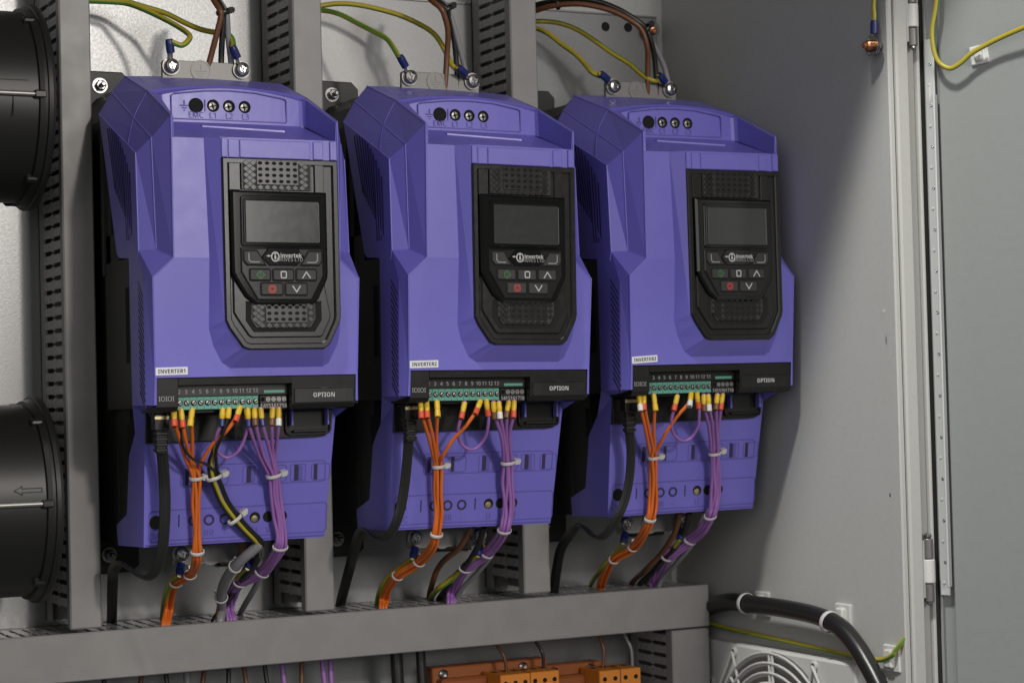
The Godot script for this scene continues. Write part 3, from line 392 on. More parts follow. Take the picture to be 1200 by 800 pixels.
	static func curve(pts: Array, sub := 6) -> Array:
		if pts.size() < 3:
			return pts
		var out := []
		for i in pts.size() - 1:
			var a: Vector3 = pts[maxi(i - 1, 0)]
			var b: Vector3 = pts[i]
			var d: Vector3 = pts[i + 1]
			var e: Vector3 = pts[mini(i + 2, pts.size() - 1)]
			for k in sub:
				out.append(b.cubic_interpolate(d, a, e, float(k) / sub))
		out.append(pts[-1])
		return out
	func tube(pts: Array, rx: float, ry := 0.0, sides := 10, first := Vector3.ZERO, stripe := Color(0, 0, 0, 0), share := 0.4, turn := 0.0) -> void:
		if ry == 0.0:
			ry = rx
		var base := col
		var tang := (pts[1] - pts[0] as Vector3).normalized()
		var nn := first
		if nn == Vector3.ZERO:
			nn = Vector3.UP if absf(tang.y) < 0.8 else Vector3.RIGHT
		nn = (nn - tang * nn.dot(tang)).normalized()
		var rings := []
		var norms := []
		for i in pts.size():
			var t2: Vector3 = (pts[mini(i + 1, pts.size() - 1)] - pts[maxi(i - 1, 0)] as Vector3).normalized()
			nn = (nn - t2 * nn.dot(t2)).normalized()
			var bb := t2.cross(nn)
			var r := []
			var m := []
			for k in sides:
				var a := TAU * k / sides
				r.append(xf * (pts[i] + nn * (cos(a) * rx) + bb * (sin(a) * ry)))
				m.append((nn * (cos(a) / rx) + bb * (sin(a) / ry)).normalized())
			rings.append(r)
			norms.append(m)
		for i in pts.size() - 1:
			for k in sides:
				var j := (k + 1) % sides
				if stripe.a > 0.0:
					col = stripe if fposmod(2.0 * (k + 0.5) / sides + turn, 1.0) < share else base
				smooth_quad(rings[i][k], rings[i][j], rings[i + 1][j], rings[i + 1][k], norms[i][k], norms[i][j], norms[i + 1][j], norms[i + 1][k])
		col = base
		for e in [0, pts.size() - 1]:
			var r: Array = rings[e]
			for k in range(1, sides - 1):
				var m := (norms[e][0] as Vector3).cross(norms[e][1]) * (-1.0 if e == 0 else 1.0)
				v.append_array([r[0], r[k], r[k + 1]] if e == 0 else [r[0], r[k + 1], r[k]])
				for q in 3:
					n.append(m.normalized())
					c.append(col)
	func mesh() -> ArrayMesh:
		var arr := []
		arr.resize(Mesh.ARRAY_MAX)
		arr[Mesh.ARRAY_VERTEX] = v
		arr[Mesh.ARRAY_NORMAL] = n
		arr[Mesh.ARRAY_COLOR] = c
		var out := ArrayMesh.new()
		out.add_surface_from_arrays(Mesh.PRIMITIVE_TRIANGLES, arr)
		return out

# ---------------------------------------------------------------- scene helpers
func tag(o: Node, label: String, category: String, group := "") -> Node:
	o.set_meta("label", label)
	o.set_meta("category", category)
	if group:
		o.set_meta("group", group)
	return o

func thing(called: String, label: String, category: String, group := "", where := Vector3.ZERO) -> Node3D:
	var o := Node3D.new()
	o.name = called
	add_child(o, true)
	o.position = where
	tag(o, label, category, group)
	return o

func part(called: String, mb: MB, m: Material, parent: Node) -> MeshInstance3D:
	return piece(called, mb.mesh(), m, parent)

func piece(called: String, mesh: Mesh, m: Material, parent: Node) -> MeshInstance3D:
	var o := MeshInstance3D.new()
	o.name = called
	o.mesh = mesh
	o.material_override = m
	parent.add_child(o, true)
	return o

func struct(called: String, mb: MB, m: Material) -> MeshInstance3D:
	var o := part(called, mb, m, self)
	o.set_meta("kind", "structure")
	return o

func lettering(called: String, what: String, high: float, where: Vector3, m: Material, parent: Node, bold := false, deep := 0.15) -> MeshInstance3D:
	var t := TextMesh.new()
	var f := SystemFont.new()
	f.font_names = PackedStringArray(["Droid Sans"])
	if bold:
		f.font_weight = 700
	t.font = f
	t.text = what
	t.font_size = 40
	t.pixel_size = high * MM / 28.6
	t.depth = deep * MM
	t.curve_step = 2.0
	t.horizontal_alignment = HORIZONTAL_ALIGNMENT_CENTER
	t.vertical_alignment = VERTICAL_ALIGNMENT_CENTER
	var o := piece(called, t, m, parent)
	o.position = where * MM
	return o

func pts(a: Array) -> Array:
	var out := []
	for i in range(0, a.size(), 3):
		out.append(Vector3(a[i], a[i + 1], a[i + 2]))
	return out

func poly(a: Array) -> Array:
	var out := []
	for i in range(0, a.size(), 2):
		out.append(Vector2(a[i], a[i + 1]))
	return out

func shifted(p: Array, d: Vector3) -> Array:
	var out := []
	for q in p:
		out.append(q + d)
	return out

func facing(where: Vector3, axis: Vector3) -> Transform3D:                   # z of a shape turned along an axis
	var z := axis.normalized()
	var x := (Vector3.UP if absf(z.y) < 0.9 else Vector3.RIGHT).cross(z).normalized()
	return Transform3D(Basis(x, z.cross(x), z), where)

# ---------------------------------------------------------------- materials
func noise_tex(freq: float, octaves: int, s: int, kind := FastNoiseLite.TYPE_SIMPLEX_SMOOTH, ramp: Array = [], seed_ := 1) -> NoiseTexture2D:
	var f := FastNoiseLite.new()
	f.seed = seed_
	f.noise_type = kind
	f.frequency = freq
	f.fractal_octaves = octaves
	if octaves <= 1:
		f.fractal_type = FastNoiseLite.FRACTAL_NONE
	var t := NoiseTexture2D.new()
	t.noise = f
	t.width = s
	t.height = s
	t.seamless = true
	if ramp.size():
		var g := Gradient.new()
		var offs := PackedFloat32Array()
		var cols := PackedColorArray()
		for r in ramp:
			offs.append(r[0])
			cols.append(r[1])
		g.offsets = offs
		g.colors = cols
		t.color_ramp = g
	return t

func gray(a: float) -> Color:
	return Color(a, a, a)

func lin(r: float, g: float, b: float) -> Color:                              # a base colour given as real-world (linear) reflectance
	return Color(r, g, b).linear_to_srgb()

func mat(called: String, colour: Color, rough: float, metal := 0.0, spec := 0.5) -> StandardMaterial3D:
	var m := StandardMaterial3D.new()
	m.resource_name = called
	m.albedo_color = colour
	m.roughness = rough
	m.metallic = metal
	m.metallic_specular = spec
	mats[called] = m
	return m

func textured(m: StandardMaterial3D, tex: Texture2D, per_metre: float) -> void:
	m.albedo_texture = tex
	m.uv1_triplanar = true
	m.uv1_world_triplanar = true
	m.uv1_scale = Vector3.ONE * per_metre

func make_materials() -> void:
	var grain := noise_tex(0.22, 3, 256, FastNoiseLite.TYPE_SIMPLEX_SMOOTH, [], 3)
	var wear := noise_tex(0.012, 5, 512, FastNoiseLite.TYPE_SIMPLEX_SMOOTH, [[0.25, gray(0.965)], [0.55, gray(1.0)], [0.8, gray(0.975)]], 5)
	var rub := noise_tex(0.02, 5, 512, FastNoiseLite.TYPE_SIMPLEX_SMOOTH, [[0.2, gray(0.85)], [0.8, gray(1.0)]], 8)
	var violet := mat("violet", lin(0.15, 0.134, 0.515), 0.38)
	textured(violet, noise_tex(0.12, 4, 1024, FastNoiseLite.TYPE_SIMPLEX, [[0.1, gray(0.95)], [0.45, gray(0.99)], [0.7, gray(1.0)], [0.92, gray(0.975)]], 41), 5.0)
	violet.roughness_texture = rub
	violet.heightmap_enabled = true
	violet.heightmap_texture = noise_tex(0.45, 2, 512, FastNoiseLite.TYPE_SIMPLEX_SMOOTH, [], 51)
	violet.heightmap_scale = 0.004
	var emboss := mat("violet_mark", lin(0.105, 0.09, 0.34), 0.5)
	emboss.metallic_specular = 0.4
	mat("violet_slot", lin(0.02, 0.017, 0.06), 0.7)
	var black := mat("black", lin(0.0115, 0.0113, 0.011), 0.34, 0.0, 0.42)
	textured(black, wear, 6.0)
	black.roughness_texture = rub
	var shell := mat("bezel_black", lin(0.0105, 0.0102, 0.01), 0.25, 0.0, 0.5)
	shell.roughness_texture = rub
	shell.uv1_triplanar = true
	shell.uv1_scale = Vector3.ONE * 9.0
	mat("black_satin", lin(0.013, 0.0128, 0.0125), 0.23, 0.0, 0.45)
	mat("black_gloss", lin(0.006, 0.006, 0.006), 0.09)
	mat("key", lin(0.018, 0.018, 0.018), 0.55)
	mat("hole", lin(0.003, 0.003, 0.003), 0.9)
	var glass := mat("screen", lin(0.034, 0.036, 0.035), 0.2, 0.0, 0.6)
	glass.roughness_texture = noise_tex(0.03, 4, 256, FastNoiseLite.TYPE_SIMPLEX_SMOOTH, [[0.3, gray(0.85)], [0.75, gray(1.0)]], 21)
	glass.uv1_triplanar = true
	glass.uv1_scale = Vector3.ONE * 14.0
	mat("heatsink", lin(0.011, 0.0105, 0.009), 0.5)
	var galv := mat("galvanised", lin(0.25, 0.252, 0.255), 0.42, 0.78)
	textured(galv, noise_tex(0.03, 4, 1024, FastNoiseLite.TYPE_CELLULAR, [[0.0, gray(0.96)], [0.5, gray(0.985)], [1.0, gray(1.0)]], 11), 9.0)
	galv.roughness_texture = noise_tex(0.06, 4, 512, FastNoiseLite.TYPE_SIMPLEX, [[0.2, gray(0.88)], [0.8, gray(1.0)]], 12)
	galv.heightmap_enabled = true
	galv.heightmap_texture = grain
	galv.heightmap_scale = 0.004
	mat("zinc", lin(0.3, 0.29, 0.28), 0.44, 0.8)
	mat("chrome", lin(0.32, 0.32, 0.32), 0.25, 1.0)
	mat("zinc_dull", lin(0.19, 0.185, 0.18), 0.5, 0.6)
	mat("strip", lin(0.5, 0.51, 0.51), 0.42, 0.1)
	mat("drum", lin(0.011, 0.011, 0.0105), 0.42, 0.0, 0.45)
	mat("copper", lin(0.55, 0.24, 0.12), 0.32, 0.95)
	mat("brass", lin(0.6, 0.5, 0.3), 0.3, 0.9)
	var duct := mat("duct", lin(0.232, 0.226, 0.224), 0.5)
	textured(duct, wear, 3.0)
	duct.roughness_texture = rub
	duct.heightmap_enabled = true
	duct.heightmap_texture = grain
	duct.heightmap_scale = 0.003
	var paint := mat("paint", lin(0.45, 0.452, 0.438), 0.5)
	var fing := mat("duct_finger", lin(0.27, 0.265, 0.262), 0.3)
	fing.roughness_texture = rub
	fing.uv1_triplanar = true
	fing.uv1_scale = Vector3.ONE * 8.0
	var scuff := noise_tex(0.035, 6, 1024, FastNoiseLite.TYPE_SIMPLEX, [[0.0, gray(0.95)], [0.2, gray(0.985)], [0.5, gray(1.0)], [0.86, gray(0.993)], [0.95, gray(0.97)]], 31)
	textured(paint, scuff, 2.6)
	paint.heightmap_enabled = true
	paint.heightmap_texture = grain
	paint.heightmap_scale = 0.008
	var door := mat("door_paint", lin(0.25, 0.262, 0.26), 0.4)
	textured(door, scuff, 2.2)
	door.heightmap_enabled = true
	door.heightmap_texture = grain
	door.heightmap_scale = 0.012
	mat("rubber", lin(0.02, 0.019, 0.017), 0.7)
	mat("white", lin(0.58, 0.58, 0.565), 0.45)
	mat("tie", lin(0.5, 0.49, 0.49), 0.42)
	mat("print", lin(0.45, 0.45, 0.45), 0.5)
	mat("print_number", lin(0.36, 0.36, 0.36), 0.5)
	mat("print_dim", lin(0.26, 0.26, 0.26), 0.5)
	mat("print_black", lin(0.02, 0.02, 0.02), 0.6)
	mat("print_green", lin(0.03, 0.13, 0.04), 0.5)
	mat("print_red", lin(0.3, 0.03, 0.025), 0.5)
	mat("sticker", lin(0.68, 0.68, 0.72), 0.5)
	mat("green_plastic", lin(0.085, 0.29, 0.225), 0.42)
	mat("yellow_plastic", lin(0.58, 0.38, 0.02), 0.42)
	mat("red_plastic", lin(0.5, 0.06, 0.02), 0.45)
	mat("navy_plastic", lin(0.012, 0.02, 0.11), 0.35)
	mat("wire_orange", lin(0.62, 0.135, 0.016), 0.42)
	mat("wire_violet", lin(0.29, 0.125, 0.39), 0.42)
	mat("wire_brown", lin(0.125, 0.047, 0.018), 0.42)
	mat("wire_black", lin(0.012, 0.012, 0.012), 0.36)
	mat("wire_grey", lin(0.2, 0.2, 0.21), 0.42)
	mat("cable_black", lin(0.013, 0.013, 0.013), 0.33)
	mat("terminal_orange", lin(0.6, 0.2, 0.02), 0.45)
	mat("board_red", lin(0.26, 0.075, 0.018), 0.4)
	mat("fan_grey", lin(0.56, 0.56, 0.545), 0.5)
	var earth := mat("wire_earth", Color.WHITE, 0.4)
	earth.vertex_color_use_as_albedo = true

# ---------------------------------------------------------------- the drive
func face_z(y: float) -> float:
	return 97.0 + 5.0 * clampf(y / 86.0, 0.0, 1.0)

func mx(p: Vector3) -> Vector3:
	return Vector3(155.0 - p.x, p.y, p.z)

func drive() -> Node3D:
	var t := Node3D.new()
	t.name = "inverter_drive"
	add_child(t, true)
	# ---- heat sink body behind the cover
	var h := MB.new()
	h.prism(poly([4, -125, 151, -125, 151, 203, 146, 219, 137, 229, 18, 229, 9, 219, 4, 203]), -107, -14, 3.0)
	h.prism(poly([-3, -22, 158, -22, 158, 89, -3, 89]), -16, 53, 1.0)
	h.prism(poly([-4, 80, 159, 80, 159, 203, 151, 219.5, 140, 231, 15, 231, 4, 219.5, -4, 203]), -20, -14.5, 0.5)
	h.prism(poly([6, -124, 150, -124, 152, -20, 3, -20]), -16, 20, 0.5)
	h.prism(poly([-2, 80, 157, 80, 157, 172, -2, 172]), -16, -4, 0.5)
	h.prism(poly([-2, 80, 157, 80, 157, 110, -2, 110]), -16, 16, 0.5)
	var body := part("heatsink_body", h, mats.heatsink, t)
	for side in [0, 1]:
		for y in [[12.0, 68.0], [-58.0, -8.0]]:
			var s := MB.new()
			var x0 := -3.3 if side == 0 else 157.6
			if y[0] < 0:
				x0 = 3.4 if side == 0 else 150.6
			s.box(x0, x0 + 0.7, y[0], y[1], 36 - (24 if y[0] < 0 else 0), 44 - (24 if y[0] < 0 else 0), 0.2)
			part("side_slot", s, mats.hole, body)
	for y in [[214.0, 252.0, 240.0], [-154.0, -122.0, -139.0]]:            # mounting ears, a bolt in each
		for side in [0, 1]:
			var e := MB.new()
			var outline := poly([6, y[0], 40, y[0], 46, y[0] + 6, 46, y[1] - 6, 40, y[1], 6, y[1]])
			if side == 1:
				for i in outline.size():
					outline[i] = Vector2(155.0 - outline[i].x, outline[i].y)
			e.prism(outline, -111, -104, 1.0)
			part("mounting_ear", e, mats.heatsink, t)
			var b := MB.new()
			var cx := 21.0 if side == 0 else 134.0
			b.lathe([Vector2(6.2, -104), Vector2(6.2, -102.6), Vector2(4, -102.6)], 20, Transform3D(Basis.IDENTITY, Vector3(cx, y[2], 0)))
			b.lathe([Vector2(4.6, -102.6), Vector2(4.6, -99), Vector2(3.6, -98.2), Vector2(2.3, -98.2), Vector2(2.3, -92), Vector2(1.4, -91.4), Vector2(0, -91.4)], 6, Transform3D(Basis.IDENTITY, Vector3(cx, y[2], 0)))
			part("mounting_bolt", b, mats.chrome, t)
	# ---- earth straps with screws at top and bottom
	for k in 2:
		var e := MB.new()
		var y0 := 228.0 if k == 0 else -143.0
		var y1 := 247.0 if k == 0 else -118.0
		e.prism(MB.rounded(42, 113, y0, y1, 2.5), -8, -5, 0.4)
		var strap := part("earth_strap", e, mats.zinc_dull, t)
		var sy := 241.8 if k == 0 else -134.0
		var d := MB.new()
		d.lathe([Vector2(8.2, -5), Vector2(8.2, -4.3), Vector2(7.4, -4.3), Vector2(7.4, -4.7), Vector2(0, -4.7)], 24, Transform3D(Basis.IDENTITY, Vector3(73, sy - 2, 0)))
		for j in 3:
			d.box(73 - 5 + 1.6 * j, 73 + 5 - 1.6 * j, sy - 2.6 - 2.0 * j, sy - 2.0 - 2.0 * j, -4.7, -4.3)
		d.box(72.7, 73.3, sy - 2, sy + 3, -4.7, -4.3)
		part("earth_emblem", d, mats.zinc_dull, strap)
		for sx in [48.5, 105.8]:
			var s := MB.new()
			s.lathe([Vector2(6.6, -5), Vector2(6.6, -3.4), Vector2(5.7, -3.2), Vector2(5.7, 0.2), Vector2(4.9, 1.6), Vector2(3.0, 2.2), Vector2(2.6, 0.6), Vector2(0, 0.6)], 22, Transform3D(Basis.IDENTITY, Vector3(sx, sy, 0)))
			for a in [0.35, 0.35 + PI / 2]:
				s.xf = Transform3D(Basis(Vector3.BACK, a), Vector3(sx, sy, 0) * MM).scaled_local(Vector3.ONE * MM)
				s.box(-3.4, 3.4, -0.55, 0.55, 0.4, 1.9)
			s.xf = Transform3D.IDENTITY.scaled(Vector3.ONE * MM)
			part("earth_screw", s, mats.chrome, strap)
	# ---- upper cover: faceted shell
	var c := MB.new()
	var L := {
		"R0": Vector3(-6, 204, -14), "H": Vector3(-4.6, 164, 73), "I": Vector3(-5.0, 93, 77), "R1": Vector3(3.6, 221, -12), "G": Vector3(3.4, 174, 86), "J": Vector3(5.6, 93, 85.5),
		"A": Vector3(14, 233.6, -11), "B": Vector3(14, 214, 46), "T": Vector3(13, 188.5, 103), "T2": Vector3(13, 172.8, 102), "K": Vector3(13, 86, 102), "L": Vector3(-2.4, 72, 101), "P": Vector3(-5.4, 68, 90),
		"Q": Vector3(-5.4, 86, 75.5), "S1": Vector3(-5.4, 88.5, 54), "S2": Vector3(-5.6, 90.5, 30), "S3": Vector3(-5.8, 94, 25),
		"M": Vector3(-1.2, -19.5, 95.5), "N": Vector3(-5.0, -19.5, 86), "N2": Vector3(-5.0, -19.5, 54), "F": Vector3(4.2, -26.0, 54.6), "W": Vector3(3.0, -40, 33),
		"M0": Vector3(-0.9, 0, 97),
	}
	for side in 2:
		var q := {}
		for k in L:
			q[k] = L[k] if side == 0 else mx(L[k])
		var fs := [
			["R0", "S3", "S2", "S1", "Q", "I", "H"], ["R0", "H", "G", "R1"], ["H", "I", "J", "G"], ["R1", "G", "B", "A"], ["G", "T", "B"], ["G", "J", "K", "T"],
			["I", "L", "K", "J"], ["I", "Q", "P", "L"], ["P", "N", "M", "M0", "L"], ["Q", "S1", "N2", "N", "P"], ["N", "F", "M"], ["N2", "W", "F", "N"],
		]
		for f in fs:
			var a := []
			for k in f:
				a.append(q[k])
			if side == 1:
				a.reverse()
			c.fan(a)
		# moulded edges are rounded and catch the light
		for e in [["H", "I"], ["G", "J"], ["T", "K"], ["K", "L"], ["L", "M0", "M"], ["A", "B", "T"], ["R1", "G"], ["R0", "H"], ["I", "Q"], ["J", "K"]]:
			var line := []
			for k in e:
				line.append(q[k] + (Vector3(0.12, -0.1, -0.2) if side == 0 else Vector3(-0.12, -0.1, -0.2)))
			c.tube(line, 0.62, 0.62, 10)
	# front face, lower and upper field
	c.fan([L.K, L.L, L.M0, mx(L.M0), mx(L.L), mx(L.K)])
	c.quad(L.T2, L.K, mx(L.K), mx(L.T2))
	c.fan([L.M0, L.M, Vector3(0.3, -19.5, 95.5), Vector3(0.3, 0, 97)])
	c.fan([mx(L.M0), Vector3(154.7, 0, 97), Vector3(154.7, -19.5, 95.5), mx(L.M)])
	# top: an arched roof that slopes down to the rim, then the marked panel between two cheeks
	var k := 14
	var rim := []
	var rear := []
	var low := []
	var face := []
	var foot := []
	for i in k + 1:
		var u := float(i) / k
		var x := lerpf(14, 141, u)
		var arch := 1.0 - pow(2.0 * u - 1.0, 2.0)
		rim.append(Vector3(x, 214 + 6.4 * arch, 46))
		rear.append(Vector3(x, 233.6 + 1.6 * arch, -11))
		low.append(Vector3(x, 212.6 + 6.4 * arch, 45.2))
		var xf2 := lerpf(23.5, 131.5, u)
		face.append(Vector3(xf2, 211.0 + 6.6 * arch, 51.2 + 0.6 * arch))
		foot.append(Vector3(xf2, 191.0, 52.4 + 0.6 * arch))
	for i in k:
		c.quad(rim[i], rim[i + 1], rear[i + 1], rear[i])
		c.quad(low[i], low[i + 1], rim[i + 1], rim[i])
		c.quad(face[i], face[i + 1], low[i + 1], low[i])
		c.quad(foot[i], foot[i + 1], face[i + 1], face[i])
	# cheeks with a rounded root
	var roots := [Vector3(23.5, 0, 52.4), Vector3(20.8, 0, 53.6), Vector3(19.0, 0, 56.5)]
	for side in 2:
		var tip := Vector3(14.6, 187.5, 103.6)
		var tip2 := Vector3(15.0, 172.8, 102.6)
		var outer: Vector3 = L.T
		var outer2: Vector3 = L.T2
		var b0: Vector3 = L.B
		var lo0: Vector3 = Vector3(14, 212.6, 45.2)
		var rows := []
		for r in roots:
			rows.append([Vector3(r.x, 211.0, r.z - 1.2), Vector3(r.x, 191.0 - (r.z - 52.4) * 0.36, r.z)])
		rows.append([Vector3(15.2, 212.5, 49.0), Vector3(15.0, 172.8, 102.6)])
		var qs := []
		for j in 2:
			qs.append([rows[j + 1][0], rows[j + 1][1], rows[j][1], rows[j][0]])
		qs.append([rows[2][0], tip, tip2, rows[2][1]])
		qs.append([b0, outer, tip, rows[2][0]])
		qs.append([lo0, b0, rows[2][0], rows[0][0]])
		qs.append([outer, outer2, tip2, tip])
		for f in qs:
			var a := []
			for p in f:
				a.append(p if side == 0 else mx(p))
			if side == 1:
				a.reverse()
			c.fan(a)
	# sloping shelf with a small step
	c.quad(Vector3(19, 188.6, 57.0), Vector3(136, 188.6, 57.0), Vector3(131.5, 191, 52.4), Vector3(23.5, 191, 52.4))
	c.quad(Vector3(13, 172.8, 102), Vector3(142, 172.8, 102), Vector3(136, 188.6, 57.0), Vector3(19, 188.6, 57.0))
	c.quad(Vector3(50, 187.4, 63.5), Vector3(112, 184.6, 72.0), Vector3(112, 187.6, 65.0), Vector3(50, 188.8, 60.0))
	c.quad(Vector3(50, 186.2, 63.6), Vector3(112, 183.2, 72.1), Vector3(112, 184.6, 72.0), Vector3(50, 187.4, 63.5))
	# raised field round the keypad
	var outer := poly([37.5, 172.8, 39.4, 35, 42.5, 23, 49, 10.5, 56, 6, 128, 6, 133, 9, 140, 23, 141.5, 30, 142.2, 172.8])
	var inner := poly([47, 172.8, 47.5, 40.4, 50.4, 34, 60.3, 20.2, 65.5, 18.6, 124, 18.6, 128.5, 22.3, 136.4, 38, 137.4, 42, 137.4, 172.8])
	var o3 := []
	for p in outer:
		o3.append(Vector3(p.x, p.y, face_z(p.y)))
	c.ring(o3, MB.at(inner, 111))
	c.cap(inner, 111)
	part("cover", c, mats.violet, t)
	# violet cap above the bezel: the same ribs as the bezel carries on downwards
	var cap := MB.new()
	cap.box(47.3, 52, 158.2, 172.4, 110, 112.4, 0.5)
	cap.box(52.8, 61, 158.2, 171.6, 110, 111.7, 0.4)
	cap.box(61.4, 116.2, 158.2, 171.4, 110, 112.0, 0.5)
	cap.box(118.4, 126.5, 158.2, 171.8, 110, 112.0, 0.6)
	cap.box(131.6, 137.2, 158.2, 172.4, 110, 112.4, 0.5)
	part("keypad_hood", cap, mats.violet, t)
	# moulding seams
	for side in 2:
		var seam := MB.new()
		var p := [Vector3(14, 214.2, 45.5), Vector3(3.4, 194.1, 45), Vector3(-5.3, 172.3, 57.4)]
		if side == 1:
			p = [mx(p[0]), mx(p[1]), mx(p[2])]
		seam.tube(MB.curve(p, 5), 0.3, 0.3, 5)
		part("mould_seam", seam, mats.violet, t)
	# slanting air slots in both flanks
	for side in 2:
		for i in 11:
			var f := float(i) / 10.0
			var s := MB.new()
			var top := Vector3(0, lerpf(190, 120, f * f * 0.55), lerpf(7, 59, f))
			var bot := Vector3(0, lerpf(142, 101, f * 0.9), lerpf(24, 62, f))
			if i > 6:
				bot.y = 102
			slot(s, top, bot, 1.7, -5.95 + 0.5 * f, side)
			part("air_slot", s, mats.violet_slot, t)
		for i in 17:
			var y := 64.0 - 5.0 * i
			var s := MB.new()
			slot(s, Vector3(0, y + 6.5, 74.5), Vector3(0, y - 5.5, 86.5), 1.5, -5.35, side)
			part("air_slot", s, mats.violet_slot, t)
	# ---- marked panel under the hood
	var fr := MB.new()
	fr.frame(poly([30, 192.8, 120.5, 192.8, 121.5, 194, 121.5, 210.5, 119.5, 212, 96, 215.6, 75.5, 216.4, 56, 215.6, 32, 212.6, 29.4, 210.6, 29.4, 193.6]), 0.9, 51.5, 53.1, 0.2)
	var mp := part("marked_panel", fr, mats.violet_mark, t)
	hole_at(mp, 49.2, 203.6, 52.2, 5.2, false)
	for i in 3:
		hole_at(mp, 62.6 + 12.5 * i, 204, 52.4, 4.2, true)
	lettering("panel_text", "EMC", 4.4, Vector3(48.8, 196.6, 53.0), mats.violet_mark, mp)
	lettering("panel_text", "L1", 4.4, Vector3(62.2, 196.6, 53.1), mats.violet_mark, mp)
	lettering("panel_text", "L2", 4.4, Vector3(75.0, 196.6, 53.2), mats.violet_mark, mp)
	lettering("panel_text", "L3", 4.4, Vector3(87.8, 196.6, 53.1), mats.violet_mark, mp)
	var em := MB.new()
	em.box(55.7, 56.3, 199.5, 208.5, 52.4, 53.2)
	em.box(36.8, 43.2, 203.2, 203.8, 52.2, 53.0)
	em.box(38.2, 41.8, 201.4, 202.0, 52.2, 53.0)
	em.box(39.4, 40.6, 199.6, 200.2, 52.2, 53.0)
	em.box(39.7, 40.3, 203.8, 207.6, 52.2, 53.0)
	part("earth_symbol", em, mats.violet_mark, mp)
	# cable entries in the roof
	for i in 4:
		var s := MB.new()
		s.box(57 + 12.0 * i, 66 + 12.0 * i, 231.0, 234.75, -12.0, -5.5, 0.3)
		part("cable_entry", s, mats.violet_slot, t)
	keypad(t)
	terminals(t)
	lower_cover(t)
	return t

func slot(s: MB, top: Vector3, bot: Vector3, wide: float, x: float, side: int) -> void:
	var d := Vector3(0, bot.y - top.y, bot.z - top.z).normalized()
	var w := Vector3(0, -d.z, d.y) * wide * 0.5
	var a := [top + w, top - w, bot - w, bot + w]
	for j in 4:
		a[j].x = x
	var b := []
	for p in a:
		b.append(Vector3(x + 2.0, p.y, p.z))
	if side == 1:
		for j in 4:
			a[j] = mx(a[j])
			b[j] = mx(b[j])
	s.quad(a[0], a[1], a[2], a[3])
	s.ring(b, a)

func hole_at(t: Node, x: float, y: float, z: float, r: float, screw: bool) -> void:
	var s := MB.new()
	s.lathe([Vector2(r + 0.7, z), Vector2(r, z + 0.8), Vector2(r - 0.4, z + 0.3)], 22, Transform3D(Basis.IDENTITY, Vector3(x, y, 0)))
	s.lathe([Vector2(r - 0.3, z + 0.3), Vector2(0, z + 0.25)], 22, Transform3D(Basis.IDENTITY, Vector3(x, y, 0)))
	if screw:
		var c := MB.new()
		var o := Vector3(x - 0.7, y - 0.4, 0)
		c.lathe([Vector2(r * 0.72, z + 0.3), Vector2(r * 0.66, z + 0.75), Vector2(r * 0.3, z + 0.95), Vector2(r * 0.22, z + 0.5), Vector2(0, z + 0.5)], 16, Transform3D(Basis.IDENTITY, o))
		for a in [0.5, 0.5 + PI / 2]:
			s.xf = Transform3D(Basis(Vector3.BACK, a + x), o * MM).scaled_local(Vector3.ONE * MM)
			s.box(-r * 0.6, r * 0.6, -0.4, 0.4, z + 0.4, z + 1.1)
		part("terminal_screw", c, mats.zinc, t)
	part("screw_hole", s, mats.hole, t)

